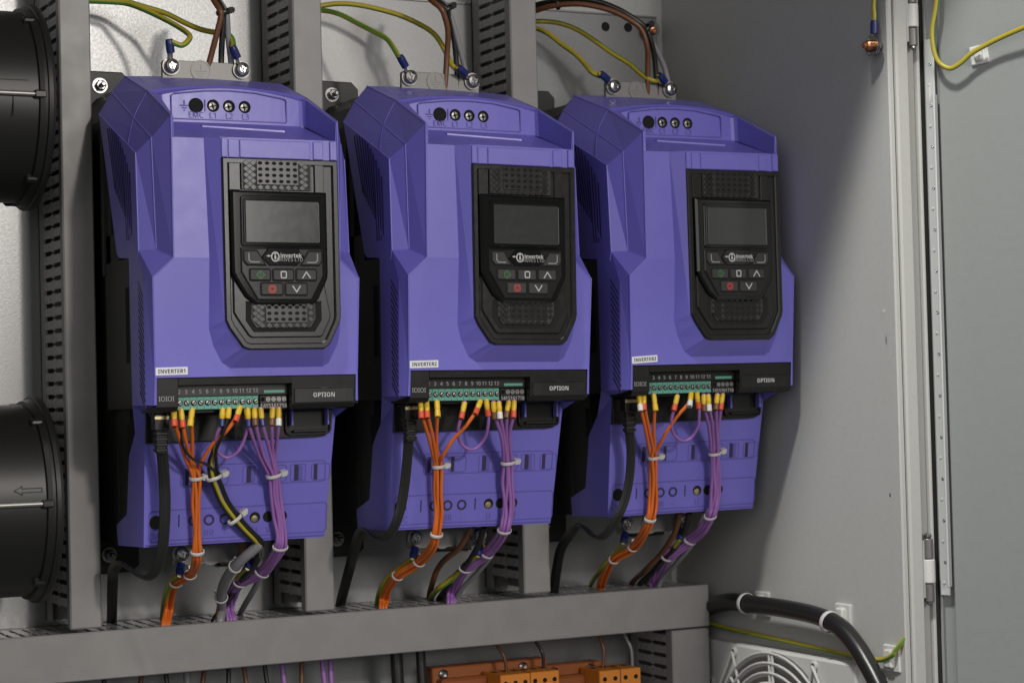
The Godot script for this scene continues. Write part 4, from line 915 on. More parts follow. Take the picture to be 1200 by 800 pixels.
func keypad(t: Node) -> void:
	# bezel: border, floor, inner step
	var b := MB.new()
	var edge := poly([47.2, 158, 47.6, 40.6, 50.4, 34.4, 60.5, 20.5, 65.6, 18.9, 123.8, 18.9, 128.3, 22.5, 136.2, 38.2, 137.2, 42.2, 137.2, 158])
	b.prism(edge, 109.0, 111.4)
	b.frame(edge, 4.6, 111.0, 113.4, 0.9)
	b.prism(poly([53.6, 134, 53.8, 46, 56, 42, 65.0, 29.0, 67.5, 27.4, 120.5, 27.4, 122.5, 28.6, 128.8, 41, 129.2, 44, 125.2, 64, 125.0, 134]), 111.0, 113.0, 0.9)
	b.box(52.2, 61.0, 134.4, 157.4, 111.0, 113.0, 0.5)
	b.box(118.6, 126.0, 130.0, 157.6, 111.0, 113.0, 0.5)
	var bezel := part("keypad_bezel", b, mats.bezel_black, t)
	# two grilles of rhombic cells, the middle ones open
	for g in 2:
		var x0 := 61.6 if g == 0 else 66.0
		var x1 := 116.0 if g == 0 else 116.0
		var y0 := 135.0 if g == 0 else 34.4
		var y1 := 156.6 if g == 0 else 53.0
		var p := MB.new()
		if g == 0:
			p.prism(MB.rounded(x0, x1, y0, y1, 0.8), 111.0, 113.2, 0.4)
		else:
			p.prism(poly([67, 53, 66, 41, 70.5, 34.4, 113, 34.4, 117, 41, 117, 53]), 111.0, 113.8, 0.5)
		var plate := part("grille_plate", p, mats.bezel_black, bezel)
		if g == 1:
			var r := MB.new()
			r.prism(poly([63, 54, 62.6, 40, 68.5, 31.5, 116, 31.5, 121.8, 40, 121.8, 54]), 112.0, 113.25, 0.2)
			part("grille_recess", r, mats.hole, bezel)
		var floor_ := MB.new()
		if g == 0:
			floor_.box(x0 + 0.9, x1 - 0.9, y0 + 0.7, y1 - 0.7, 113.0, 113.35)
		else:
			floor_.prism(poly([67.6, 52.4, 67, 41.4, 71.2, 35.2, 112.2, 35.2, 116, 41.4, 116.2, 52.4]), 113.5, 113.95)
		part("grille_floor", floor_, mats.rubber, plate)
		var cells := MB.new()
		var open := MB.new()
		var dx := 5.4
		var dy := 4.4
		var rows := 9 if g == 0 else 8
		var columns := 10 if g == 0 else 9
		for j in rows:
			for i in columns:
				var cx := x0 + 3.6 + dx * i + (dx * 0.5 if j % 2 == 1 else 0.0)
				var cy := y0 + 1.9 + dy * 0.5 * j
				if cx > x1 - 2.6 or (g == 1 and cy < 38.5 and (cx < 71.5 or cx > 112)):
					continue
				var a := 2.66
				var rh := poly([cx - a, cy, cx, cy - 2.14, cx + a, cy, cx, cy + 2.14])
				var z := 113.0 if g == 0 else 113.6
				var middle := cx > x0 + 11.6 and cx < x0 + 44.2 and j > 0 and j < (9 if g == 0 else 7)
				if j % 2 == 0 and i >= 2 and i <= 7 and j > 0 and j < 8 + (1 if g == 0 else 0) and cx < x1 - 8.0:
					open.prism(poly([cx - 1.9, cy, cx - 0.9, cy - 1.2, cx + 0.9, cy - 1.2, cx + 1.9, cy, cx + 0.9, cy + 1.2, cx - 0.9, cy + 1.2]), z, z + 0.95)
				elif not middle:
					cells.prism(rh, z, z + 0.8, 0.22)
		cells.box(x0 + 11.6, x0 + 44.2, y0 + 3.7, y0 + (21.6 if g == 0 else 17.4), 112.0, 113.8 if g == 0 else 114.4, 0.3)
		part("grille_cells", cells, mats.bezel_black, plate)
		part("grille_openings", open, mats.hole, plate)
	# keypad body
	var k := MB.new()
	var body := poly([51.8, 134, 52.2, 74.5, 55, 69, 62.6, 57.2, 70, 51.4, 115, 51.4, 119.2, 55.5, 126.6, 70.4, 127.2, 74, 127.2, 134])
	k.prism(body, 111.0, 116.2, 1.6)
	var pad := part("keypad", k, mats.black_gloss, t)
	k = MB.new()
	k.prism(poly([58, 92.2, 58, 75, 70.5, 54.6, 112.6, 54.6, 122.4, 72, 122.4, 92.2]), 116.0, 117.4, 0.8)
	part("key_field", k, mats.black_satin, pad)
	k = MB.new()
	k.prism(MB.rounded(58.6, 123.2, 93.4, 130.2, 2.2), 116.0, 117.3, 0.5)
	k.frame(MB.rounded(60.2, 121.6, 94.4, 128.6, 1.6), 1.5, 117.0, 118.0, 0.35)
	part("display_frame", k, mats.black_gloss, pad)
	k = MB.new()
	k.prism(MB.rounded(62.2, 119.6, 96.4, 126.6, 0.6), 117.0, 117.7, 0.2)
	part("display", k, mats.screen, pad)
	k = MB.new()
	k.box(119.35, 119.75, 97.2, 125.8, 117.4, 118.05, 0.1)
	part("display_glint_strip", k, mats.zinc_dull, pad)  # pale strip drawn in for light caught along the display recess
	# keys
	var z0 := 117.2
	var keys := [
		MB.rounded(64.4, 80.2, 68.8, 76.8, 1.0), MB.rounded(82.4, 98.4, 68.8, 76.8, 1.0), MB.rounded(100.6, 116.4, 68.9, 76.9, 1.0), MB.rounded(72.8, 89.6, 58.2, 66.8, 1.0), MB.rounded(91.8, 108.8, 58.2, 66.8, 1.0),
		poly([59.8, 90.2, 59.8, 83, 62.5, 80, 76.6, 80, 70.2, 90.2]), poly([121, 90.2, 121, 83, 118.6, 80, 104.6, 80, 110.8, 90.2]),
	]
	for q in keys:
		var s := MB.new()
		var wide := MB.inset(MB.ccw(q), -0.9)
		s.prism(wide, 117.0, 117.5, 0.2)
		part("key_gap", s, mats.hole, pad)
		s = MB.new()
		s.prism(q, z0, 118.5, 0.6)
		part("key", s, mats.key, pad)
	var zt := 118.65
	# key symbols: lines drawn as thin raised print
	for q in [[[63.6, 88.2, 63.6, 83.6, 65.2, 82, 71.5, 82], 0.36, "print_dim"], [[117.4, 88.2, 117.4, 83.6, 115.8, 82, 109.5, 82], 0.36, "print_dim"], [[105.4, 70.8, 108.4, 75, 111.4, 70.8], 0.4, "print"], [[97.4, 64.6, 100.3, 60.4, 103.2, 64.6], 0.4, "print"]]:
		var s := MB.new()
		stroke(s, poly(q[0]), q[1], zt, false)
		part("key_symbol", s, mats[q[2]], pad)
	for q in [[MB.rounded(88.4, 92.4, 70.6, 75.2, 0.8), "print", 0.4], [poly([69.2, 72.8, 72.3, 69.9, 75.4, 72.8, 72.3, 75.7]), "print_green", 0.4], [MB.rounded(78.8, 83.8, 60.1, 64.9, 1.4), "print_red", 0.5], [MB.rounded(79.9, 82.7, 61.2, 63.8, 0.7), "print_red", 0.4]]:
		var s := MB.new()
		stroke(s, q[0], q[2], zt, true)
		if q[1] == "print_green":
			s.box(72.0, 72.6, 71.4, 74.2, zt - 0.2, zt + 0.05)
		part("key_symbol", s, mats[q[1]], pad)
	# name plate
	var pl := MB.new()
	pl.prism(poly([73.6, 85.8, 79.5, 79.4, 101.5, 79.4, 107.6, 85.8, 102, 92.6, 79.2, 92.6]), 116.8, 118.3, 0.7)
	part("name_plate", pl, mats.black_gloss, pad)
	pl = MB.new()
	var ring := []
	for i in 18:
		ring.append(Vector2(84.2 + 2.9 * cos(TAU * i / 18), 86.0 + 3.2 * sin(TAU * i / 18)))
	stroke(pl, ring, 0.45, 118.4, true)
	pl.box(83.5, 84.9, 84.2, 86.8, 118.2, 118.45)
	pl.box(83.5, 84.9, 87.4, 88.4, 118.2, 118.45)
	pl.prism(poly([77.0, 86.6, 79.6, 85.6, 79.6, 87.4]), 118.2, 118.45)
	pl.box(79.4, 81.4, 86.3, 86.9, 118.2, 118.45)
	part("emblem", pl, mats.print, pad)
	lettering("plate_text", "invertek", 3.0, Vector3(96.6, 87.0, 118.4), mats.print, pad, true)
	# slight turn of the keypad, set to steer what its glossy face reflects
	pad.transform = Transform3D(Basis.IDENTITY, Vector3(90, 0, 112) * MM) * Transform3D(Basis(Vector3.UP, 0.034), Vector3.ZERO) * Transform3D(Basis.IDENTITY, Vector3(-90, 0, -112) * MM)
	lettering("plate_text", "DRIVES LTD", 1.6, Vector3(95.6, 84.1, 118.4), mats.print_dim, pad)

func stroke(s: MB, line: Array, half: float, z: float, closed: bool) -> void:
	var k := line.size()
	for i in (k if closed else k - 1):
		var a: Vector2 = line[i]
		var b: Vector2 = line[(i + 1) % k]
		var d := (b - a).normalized() * half
		var w := Vector2(-d.y, d.x)
		s.prism([a - d + w, a - d - w, b + d - w, b + d + w], z - 0.2, z + 0.02 * (i % 3))

func terminals(t: Node) -> void:
	# nose that overhangs the wiring: left block, right block, lintel, and the back of the bay
	var n := MB.new()
	n.xf = Transform3D(Basis(Vector3(0, 0, -1), Vector3(0, 1, 0), Vector3(1, 0, 0)), Vector3.ZERO).scaled(Vector3.ONE * MM)   # outline in (-z, y), pushed along x
	var side := poly([-96.3, -0.6, -95.4, -21, -93.0, -24.2, -84.0, -25.2, -60, -25.2, -60, -0.6])
	n.prism(side, 0.2, 16.6, 0.5, true)
	n.prism(side, 103.8, 154.6, 0.5, true)
	n.prism(poly([-96.3, -0.6, -95.95, -5.6, -78, -5.6, -78, -0.6]), 16.6, 103.8, 0.0)
	var nose := part("terminal_cover", n, mats.black, t)
	var back := MB.new()
	back.box(16.6, 103.8, -14.0, -5.0, 74, 87.5, 0.3)
	back.box(16.6, 103.8, -26.0, -14.0, 70, 80, 0.3)
	back.box(82, 103, -13.8, -12.0, 80, 87.9, 0.2)
	part("terminal_bay", back, mats.black, nose)
	lettering("port_mark", "IOIOI", 3.4, Vector3(7.6, -15.2, 95.75), mats.print_dim, nose)
	var lid := MB.new()
	lid.box(105.4, 153.0, -20.6, -9.6, 94, 96.5, 0.5)
	lid.box(105.0, 153.4, -9.3, -8.9, 95, 96.0)
	lid.prism(poly([126, -9.3, 129.4, -11, 132.6, -9.3]), 96.3, 96.7)
	var opt := part("option_cover", lid, mats.black, nose)
	lettering("option_text", "OPTION", 3.3, Vector3(129, -14.8, 96.6), mats.print, opt, true)
	# green terminal row
	var g := MB.new()
	g.prism(poly([16.8, -14.2, 80.2, -14.2, 80.2, -23.6, 16.8, -23.6]), 78, 88.4, 0.5)
	for i in 12:
		g.box(17.0 + 5.3 * i, 17.4 + 5.3 * i, -23.4, -14.4, 88.0, 89.0)
	var row := part("green_terminal_block", g, mats.green_plastic, t)
	for i in 12:
		var cx := 19.8 + 5.3 * i
		var w := MB.new()
		w.lathe([Vector2(2.25, 88.2), Vector2(2.15, 88.75), Vector2(0, 88.7)], 14, Transform3D(Basis.IDENTITY, Vector3(cx, -18.6, 0)))
		w.xf = Transform3D(Basis(Vector3.BACK, 0.5 + 1.7 * i), Vector3(cx + 0.15, -18.4, 0) * MM).scaled_local(Vector3.ONE * MM)
		w.box(-1.7, 1.7, -0.38, 0.38, 88.6, 89.3)
		part("screw_well", w, mats.hole, row)
		w = MB.new()
		w.lathe([Vector2(1.6, 88.6), Vector2(1.5, 89.1), Vector2(0, 89.2)], 12, Transform3D(Basis.IDENTITY, Vector3(cx + 0.15, -18.4, 0)))
		part("terminal_screw", w, mats.zinc, row)
		lettering("terminal_number", str(i + 2), 2.3, Vector3(cx, -10.4, 87.7), mats.print_number, nose)
	# relay terminal row
	var r := MB.new()
	r.box(81.6, 103.2, -24.6, -14.2, 78, 87.2, 0.5)
	var relay := part("black_terminal_block", r, mats.black, t)
	for i in 5:
		var cx := 84.0 + 4.2 * i
		var w := MB.new()
		w.lathe([Vector2(1.7, 87.0), Vector2(1.7, 87.5), Vector2(1.2, 87.5), Vector2(1.1, 87.2), Vector2(0, 87.2)], 12, Transform3D(Basis.IDENTITY, Vector3(cx, -17.2, 0)))
		w.box(cx - 1.0, cx + 1.0, -17.5, -16.9, 87.1, 87.6)
		part("terminal_screw", w, mats.zinc if i > 0 else mats.hole, relay)
		lettering("terminal_number", str(i + 14), 1.9, Vector3(cx, -22.1, 87.3), mats.print, relay)
	var gs := MB.new()
	gs.box(84.6, 101.0, -12.6, -10.4, 87.2, 88.2, 0.2)
	part("relay_slit", gs, mats.green_plastic, relay)
	# wiring bay below: dark tray, jack, tongue with two violet pins
	var tray := MB.new()
	tray.prism(poly([4.6, -26, 4.6, -47.6, 140, -46.6, 146, -45.8, 151.2, -40, 152.2, -26]), 44, 55.6, 0.5)
	var bay := part("wiring_tray", tray, mats.black_satin, t)
	var tongue := MB.new()
	tongue.frame(MB.rounded(112.4, 150.0, -45.0, -25.0, 4.0), 1.4, 55.0, 58.2, 0.4)
	tongue.box(118.5, 147.0, -42.8, -40.8, 55.4, 59.5, 0.5)
	part("tongue_frame", tongue, mats.black, bay)
	for x in [116.6, 145.8]:
		var pin := MB.new()
		pin.box(x - 0.9, x + 0.9, -37.6, -25.5, 57, 63.0, 0.5)
		part("violet_pin", pin, mats.violet, bay)
	var jack := MB.new()
	jack.box(4.4, 16.0, -27.5, -24.6, 62, 76, 0.4)
	part("network_jack", jack, mats.black_gloss, bay)

func lower_z(y: float) -> float:
	return 54.5 + (y + 27.0) * 0.139

func lower_cover(t: Node) -> void:
	var c := MB.new()
	var f := func(x: float, y: float, up := 0.0) -> Vector3: return Vector3(x, y, lower_z(y) + up)
	var left := [f.call(4.2, -26.0), f.call(5.4, -124.4)]
	var right := [f.call(155.6, -24.0), f.call(149.3, -124.4)]
	c.quad(left[0], left[1], right[1], right[0])
	for side in 2:
		var p := [left[0], Vector3(3.0, -40, 33), Vector3(2.6, -57, 18), Vector3(2.4, -101, 10), left[1]]
		var q := [left[1], Vector3(2.4, -101, 10), Vector3(1.4, -110, -14), Vector3(2.2, -125.6, -14)]
		if side == 1:
			for a in [p, q]:
				for i in a.size():
					a[i].x = 154.8 - a[i].x
			p[0] = right[0]
			p[4] = right[1]
			q[0] = right[1]
			p.reverse()
			q.reverse()
		c.fan(p)
		c.fan(q)
	c.quad(left[1], Vector3(2.2, -125.6, -14), Vector3(152.6, -125.6, -14), right[1])
	var cover := part("lower_cover", c, mats.violet, t)
	# everything on the cover sits on its leaning face
	var lean := atan(0.139)
	var up := Basis(Vector3.RIGHT, lean)
	var face := func(y: float) -> Transform3D: return Transform3D(up, Vector3(0, y, lower_z(y)) * MM).scaled_local(Vector3.ONE * MM)
	var lines := MB.new()
	lines.xf = face.call(-73.0)
	lines.frame(MB.rounded(32.5, 148.4, -8.4, 8.4, 2.5), 0.7, -0.2, 0.35, 0.15)
	lines.xf = face.call(-109.0)
	lines.frame(MB.rounded(8.6, 150.6, -11.6, 12.0, 2.5), 0.8, -0.2, 0.4, 0.15)
	lines.xf = face.call(-122.6)
	lines.box(6.5, 148.6, -0.5, 0.3, -0.2, 0.8, 0.2)
	part("panel_line", lines, mats.violet_mark, cover)
	for x in [38.0, 58.6, 86.2, 105.0, 124.6, 140.6]:
		var s := MB.new()
		s.xf = face.call(-73.6)
		s.box(x - 1.9, x + 1.0, -6.2, 6.2, -0.2, 0.35, 0.1)
		part("knockout_slot", s, mats.violet_slot, cover)
		s = MB.new()
		s.xf = face.call(-73.6)
		if x == 86.2 or x == 124.6:
			s.box(x + 1.2, x + 4.6, -5.6, 5.6, -0.2, 0.9, 0.4)
			s.frame(MB.rounded(x - 5.0, x + 7.4, -6.6, 6.6, 0.8), 0.5, -0.2, 0.3, 0.1)
		else:
			s.frame(MB.rounded(x - 4.0, x + 11.6, -6.6, 6.6, 2.4), 0.6, -0.2, 0.35, 0.12)
		part("knockout_panel", s, mats.violet_mark, cover)
	for q in [[14.2, 5.2, 0], [43.6, 4.2, 1], [55.4, 4.2, 1], [67.8, 4.2, 1], [91.8, 4.2, 2], [102.4, 4.2, 0], [113.6, 4.2, 2]]:
		var s := MB.new()
		s.xf = face.call(-106.3)
		var o := Transform3D(Basis.IDENTITY, Vector3(q[0], 0, 0))
		if q[2] == 1:
			s.lathe([Vector2(q[1], 0.1), Vector2(q[1], 0.45), Vector2(q[1] - 1.5, 0.45), Vector2(q[1] - 1.5, 0.1)], 22, o)
		else:
			s.lathe([Vector2(q[1], 0.1), Vector2(q[1] - 0.2, 0.5), Vector2(0, 0.45)], 22, o)
		part("screw_hole", s, mats.violet_slot if q[2] == 1 else mats.hole, cover)
		if q[2] == 2:
			s = MB.new()
			s.xf = face.call(-106.3)
			s.lathe([Vector2(q[1] * 0.7, 0.4), Vector2(q[1] * 0.6, 0.9), Vector2(1, 1.1), Vector2(0.7, 0.7), Vector2(0, 0.7)], 14, Transform3D(Basis.IDENTITY, Vector3(q[0] - 0.5, -0.9, 0)))
			part("terminal_screw", s, mats.brass, cover)
	var ticks := MB.new()
	ticks.xf = face.call(-106.3)
	ticks.box(31.6, 32.3, -4.2, 5.0, 0, 0.5)
	ticks.box(79.4, 80.1, -4.2, 5.0, 0, 0.5)
	part("cover_mark", ticks, mats.violet_slot, cover)
	for q in [["EMC", 14.6], ["+", 43.6], ["BR", 55.4], ["-", 67.8], ["U", 91.8], ["V", 102.6], ["W", 113.6]]:
		var l := lettering("cover_text", q[0], 4.8, Vector3(q[1], -116.2, lower_z(-116.2) + 0.15), mats.violet_mark, cover, false, 0.3)
		l.rotation.x = lean

# ---------------------------------------------------------------- ducts
func finger_mesh(z0: float, z1: float) -> ArrayMesh:
	var f := MB.new()
	var m := (z0 + z1) * 0.5
	f.prism(poly([z0, -3.5, m - 2.4, -3.5, m - 1.6, -4.6, m + 1.6, -4.6, m + 2.4, -3.5, z1, -3.5, z1, 3.5, m + 2.4, 3.5, m + 1.6, 4.6, m - 1.6, 4.6, m - 2.4, 3.5, z0, 3.5]), -0.8, 0.8, 0.35)
	return f.mesh()

func upright_duct(label: String, x0: float, x1: float, y0: float, y1: float, from_y: float, to_y: float) -> void:
	var t := thing("slotted_duct", label, "cable duct", "upright slotted cable ducts")
	var b := MB.new()
	b.box(x0, x1, y0, y1, -41.5, -35, 1.2)
	part("duct_lid", b, mats.duct, t)
	b = MB.new()
	b.box(x0 + 1.2, x0 + 3.0, y0 + 1, y1, -112, -98)
	b.box(x0 + 1.2, x0 + 3.0, y0 + 1, y1, -48, -41)
	b.box(x1 - 3.0, x1 - 1.2, y0 + 1, y1, -112, -41)
	b.box(x0 + 1.2, x1 - 1.2, y0 + 1, y1, -112, -110)
	part("duct_body", b, mats.duct, t)
	var m := finger_mesh(-98.5, -47.5)
	var turn := Basis(Vector3(0, 0, 1), Vector3(0, 1, 0), Vector3(-1, 0, 0))
	var y := from_y
	while y < to_y:
		var f := piece("finger", m, mats.duct_finger, t)
		f.transform = Transform3D(turn, Vector3(x0 + 2.1, y, 0) * MM)
		y += 10.25

func level_duct() -> void:
	var t := thing("slotted_duct", "long level grey cable duct running under all three drives", "cable duct")
	var b := MB.new()
	b.box(-420, 547.5, -229, -192, -37, -35, 0.8)
	part("duct_lid", b, mats.duct, t)
	b = MB.new()
	b.box(-420, 547, -194.6, -192.8, -112, -100)
	b.box(-420, 547, -194.6, -192.8, -46.5, -37)
	b.box(-420, 547, -228, -226.4, -112, -37)
	b.box(-420, 547, -228, -193, -112, -110.4)
	part("duct_body", b, mats.duct, t)
	var m := finger_mesh(-100.5, -46)
	var turn := Basis(Vector3(0, 0, 1), Vector3(1, 0, 0), Vector3(0, 1, 0))
	for i in 62:
		var f := piece("finger", m, mats.duct_finger, t)
		f.transform = Transform3D(turn, Vector3(-88 + 10.25 * i, -193.7, 0) * MM)

# ---------------------------------------------------------------- wires
func run_wire(called: String, label: String, category: String, group: String, path: Array, r: float, m: String, second := "", ferrule := 0.0, marker := "", turn := 0.0) -> Node3D:
	var t := thing(called, label, category, group)
	var p := MB.curve(pts(path), 7)
	var b := MB.new()
	if m == "wire_earth":
		b.col = Color(0.39, 0.31, 0.03)
		b.tube(p, r, r, 16, Vector3.ZERO, Color(0.085, 0.2, 0.035), 0.4, turn)
	else:
		b.tube(p, r, r, 10)
	part("sheath", b, mats[m], t)
	if ferrule > 0.0:
		var a: Vector3 = p[0]
		var d: Vector3 = (p[2] - p[0] as Vector3).normalized()
		a += d * 2.6
		var f := MB.new()
		f.lathe([Vector2(0, -2), Vector2(2.1, -1.6), Vector2(2.25, 3.6), Vector2(1.9, 6.2), Vector2(r + 0.1, 6.6)], 14, facing(a, d))
		part("ferrule", f, mats.yellow_plastic, t)
		if marker:
			f = MB.new()
			f.lathe([Vector2(r, 6.4), Vector2(2.2, 6.5), Vector2(2.3, 7.0), Vector2(2.3, 11.6), Vector2(2.1, 12.0), Vector2(r, 12.2)], 14, facing(a, d))
			part("marker_sleeve", f, mats[marker], t)
	return t

func lug(t: Node3D, screw: Vector3, toward: Vector3) -> void:              # a blue ring lug under a screw head
	var d := (toward - screw).normalized()
	var b := MB.new()
	var flat := facing(screw, Vector3.BACK)
	b.lathe([Vector2(3.0, -3.6), Vector2(7.0, -3.6), Vector2(7.0, -2.6), Vector2(3.0, -2.6)], 18, flat)
	b.tube([screw + d * 5.5 + Vector3(0, 0, -3.0), screw + d * 11 + Vector3(0, 0, -1.5)], 2.2, 1.0, 8)
	part("ring", b, mats.zinc, t)
	b = MB.new()
	b.lathe([Vector2(2.0, 9.5), Vector2(3.2, 9.8), Vector2(3.3, 17.0), Vector2(2.9, 20.0), Vector2(2.0, 20.4)], 16, facing(screw, toward - screw))
	part("insulated_sleeve", b, mats.navy_plastic, t)

func cable_tie(label: String, at: Array, axis: Array, rx: float, ry: float, head: Array, m := "tie", wide := 1.5) -> void:
	var t := thing("cable_tie", label, "cable tie", "cable ties round the wires")
	var a := Vector3(axis[0], axis[1], axis[2]).normalized()
	var f := facing(Vector3(at[0], at[1], at[2]), a)
	# the wide side of the loop lies across the picture plane
	var side := Vector3.BACK.cross(a).normalized() if absf(a.z) < 0.98 else Vector3.RIGHT
	f.basis = Basis(side, a.cross(side), a)
	var ring := []
	for i in 25:
		ring.append(f * Vector3(rx * cos(TAU * i / 24.0), ry * sin(TAU * i / 24.0), 0))
	var b := MB.new()
	b.tube(ring, wide, 0.55, 8, a)
	part("strap", b, mats[m], t)
	var h := Vector3(head[0], head[1], head[2])
	b = MB.new()
	b.xf = Transform3D(f.basis, (f * h) * MM).scaled_local(Vector3.ONE * MM)
	b.box(-2.4, 2.4, -2.2, 2.2, -2.3, 2.3, 0.6)
	b.box(-0.9, 3.8, -0.6, 0.6, -1.4, 1.4, 0.2)
	part("tie_head", b, mats[m], t)

func flat_cable(label: String, path: Array, plug_at: Array) -> void:
	var t := thing("network_cable", label, "network cable", "black flat network cables")
	var p := MB.curve(pts(path), 8)
	var b := MB.new()
	b.tube(p, 4.3, 1.7, 14, Vector3.RIGHT)
	for s in [-1.4, 1.4]:
		b.tube(shifted(p, Vector3(s, 0, 1.1)), 0.9, 0.9, 6)
	part("flat_sheath", b, mats.cable_black, t)
	var o := Vector3(plug_at[0], plug_at[1], plug_at[2])
	b = MB.new()
	b.box(o.x - 5.6, o.x + 5.6, o.y - 10.5, o.y + 2, o.z - 4, o.z + 4, 0.7)
	var plug := part("plug", b, mats.black_satin, t)
	b = MB.new()
	b.box(o.x - 5.5, o.x + 5.5, o.y - 2.6, o.y + 0.2, o.z + 3.5, o.z + 4.5, 0.3)
	part("plug_collar", b, mats.brass, plug)
	for i in 4:
		b = MB.new()
		b.box(o.x - 4.6, o.x + 4.6, o.y - 14.0 - 4.0 * i, o.y - 11.4 - 4.0 * i, o.z - 3.2, o.z + 3.4, 0.6)
		part("strain_relief", b, mats.black_satin, plug)
	b = MB.new()
	b.box(o.x - 3.7, o.x + 3.7, o.y - 27, o.y - 10, o.z - 2.2, o.z + 2.4, 0.6)
	part("relief_core", b, mats.rubber, plug)

# ---------------------------------------------------------------- side things
func duct_fan(label: String, y: float) -> void:
	var t := thing("duct_fan", label, "fan", "black fan drums by the left duct")
	var turn := Transform3D(Basis(Vector3(0, 0, -1), Vector3(0, 1, 0), Vector3(1, 0, 0)), Vector3(-58, y, -28))    # drum axis along x
	var b := MB.new()
	b.lathe([Vector2(0, -260), Vector2(72, -260), Vector2(72, -9), Vector2(71, -8), Vector2(0, -8)], 72, turn)
	part("drum", b, mats.drum, t)
	b = MB.new()
	b.lathe([Vector2(71, -9), Vector2(74.5, -8.2), Vector2(75.5, -5), Vector2(75.8, -3.0), Vector2(77.6, -2.4), Vector2(78, 0.5), Vector2(77.4, 2.6), Vector2(74, 3.2), Vector2(66, 3.2)], 72, turn)
	part("end_flange", b, mats.drum, t)
	for a in [0.0, 0.92, -0.92, 1.9, -1.9]:
		var o := Vector3(-58, y + 73.5 * sin(a), -28 + 73.5 * cos(a))
		b = MB.new()
		if a == 0.0:
			b.tube([o + Vector3(-255, 0, 0), o + Vector3(-10, 0, 0)], 1.9, 1.9, 12)
			part("tie_rod", b, mats.zinc, t)
		b = MB.new()
		b.xf = Transform3D(Basis(Vector3.RIGHT, -a), o * MM).scaled_local(Vector3.ONE * MM)
		b.box(-13, -3.5, -3.0, 3.0, -4.5, 2.6, 1.2)
		part("rod_clamp", b, mats.drum, t)
	if y > 0.0:
		b = MB.new()
		b.xf = Transform3D(Basis(Vector3.RIGHT, -0.14), Vector3(0, y + 10.0, -28 + sqrt(72.0 * 72.0 - 100.0)) * MM).scaled_local(Vector3.ONE * MM)
		b.box(-100, -74, -0.3, 0.3, 0.0, 0.35)
		b.box(-86, -85.4, -26, -2, -2.0, -0.4)
		part("moulded_line", b, mats.rubber, t)
		return
	b = MB.new()
	var arrow := poly([-90, 0, -84.5, 3.2, -84.5, 1.4, -70, 1.4, -70, -1.4, -84.5, -1.4, -84.5, -3.2])
	var ay := y + 10.0
	b.xf = Transform3D(Basis(Vector3.RIGHT, -0.14), Vector3(0, ay, -28 + sqrt(72.0 * 72.0 - 100.0)) * MM).scaled_local(Vector3.ONE * MM)
	stroke(b, arrow, 0.35, 0.35, true)
	part("flow_arrow", b, mats.rubber, t)

func filter_fan() -> void:
	var t := thing("filter_fan", "pale grey square fan housing with a ring grille on the side wall", "fan", "", Vector3(0.5695, 0, 0))
	t.rotation.y = -PI / 2
	var b := MB.new()
	var z0 := 13.5
	b.prism(poly([-110, -243, 167, -243, 167, -520, -110, -520]), 0.5, z0, 2.0)
	part("housing", b, mats.fan_grey, t)
	var cx := 51.0
	var cy := -336.0
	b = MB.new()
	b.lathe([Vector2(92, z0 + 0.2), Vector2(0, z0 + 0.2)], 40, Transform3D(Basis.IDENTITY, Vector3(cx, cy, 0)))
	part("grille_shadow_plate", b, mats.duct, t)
	for r in [91.0, 82.4, 73.8, 65.2, 56.6, 48.0, 39.4]:
		b = MB.new()
		var ring := []
		for i in 49:
			ring.append(Vector3(cx + r * cos(TAU * i / 48), cy + r * sin(TAU * i / 48), z0 + 3.4))
		b.tube(ring, 1.25, 1.25, 8, Vector3.BACK)
		part("grille_ring", b, mats.fan_grey, t)
	for i in 4:
		var a := PI * i / 4
		for s in ([-2.4, 2.4] if i == 2 else [0.0]):
			b = MB.new()
			var d := Vector3(cos(a), sin(a), 0)
			var w: Vector3 = Vector3(-d.y, d.x, 0) * float(s)
			var len := 91.0
			b.tube([Vector3(cx, cy, z0 + 2.6) + w - d * len, Vector3(cx, cy, z0 + 2.6) + w + d * len], 1.5, 1.5, 8)
			part("grille_spoke", b, mats.fan_grey, t)
	for s in [-1.0, 1.0]:
		b = MB.new()
		var tip := Vector3(cx + 60.0 * s, cy + 86.0, z0 + 2.6)
		b.tube([tip, tip + Vector3(42.0 * s, -62.0, 0)], 1.4, 1.4, 8)
		b.tube([tip, tip + Vector3(-12.0 * s, -34.0, 0)], 1.4, 1.4, 8)
		part("grille_brace", b, mats.fan_grey, t)
		for q in [Vector3(cx + 60 * s, cy + 86, 0), Vector3(cx + 98 * s, cy + 56, 0)]:
			b = MB.new()
			b.lathe([Vector2(4.6, z0), Vector2(4.6, z0 + 1.6), Vector2(3.0, z0 + 2.4), Vector2(2.4, z0 + 1.0), Vector2(0, z0 + 1.0)], 16, Transform3D(Basis.IDENTITY, q))
			part("screw_boss", b, mats.fan_grey, t)
			b = MB.new()
			b.lathe([Vector2(2.3, z0 + 1.1), Vector2(0, z0 + 1.2)], 12, Transform3D(Basis.IDENTITY, q))
			part("screw_hole", b, mats.hole, t)

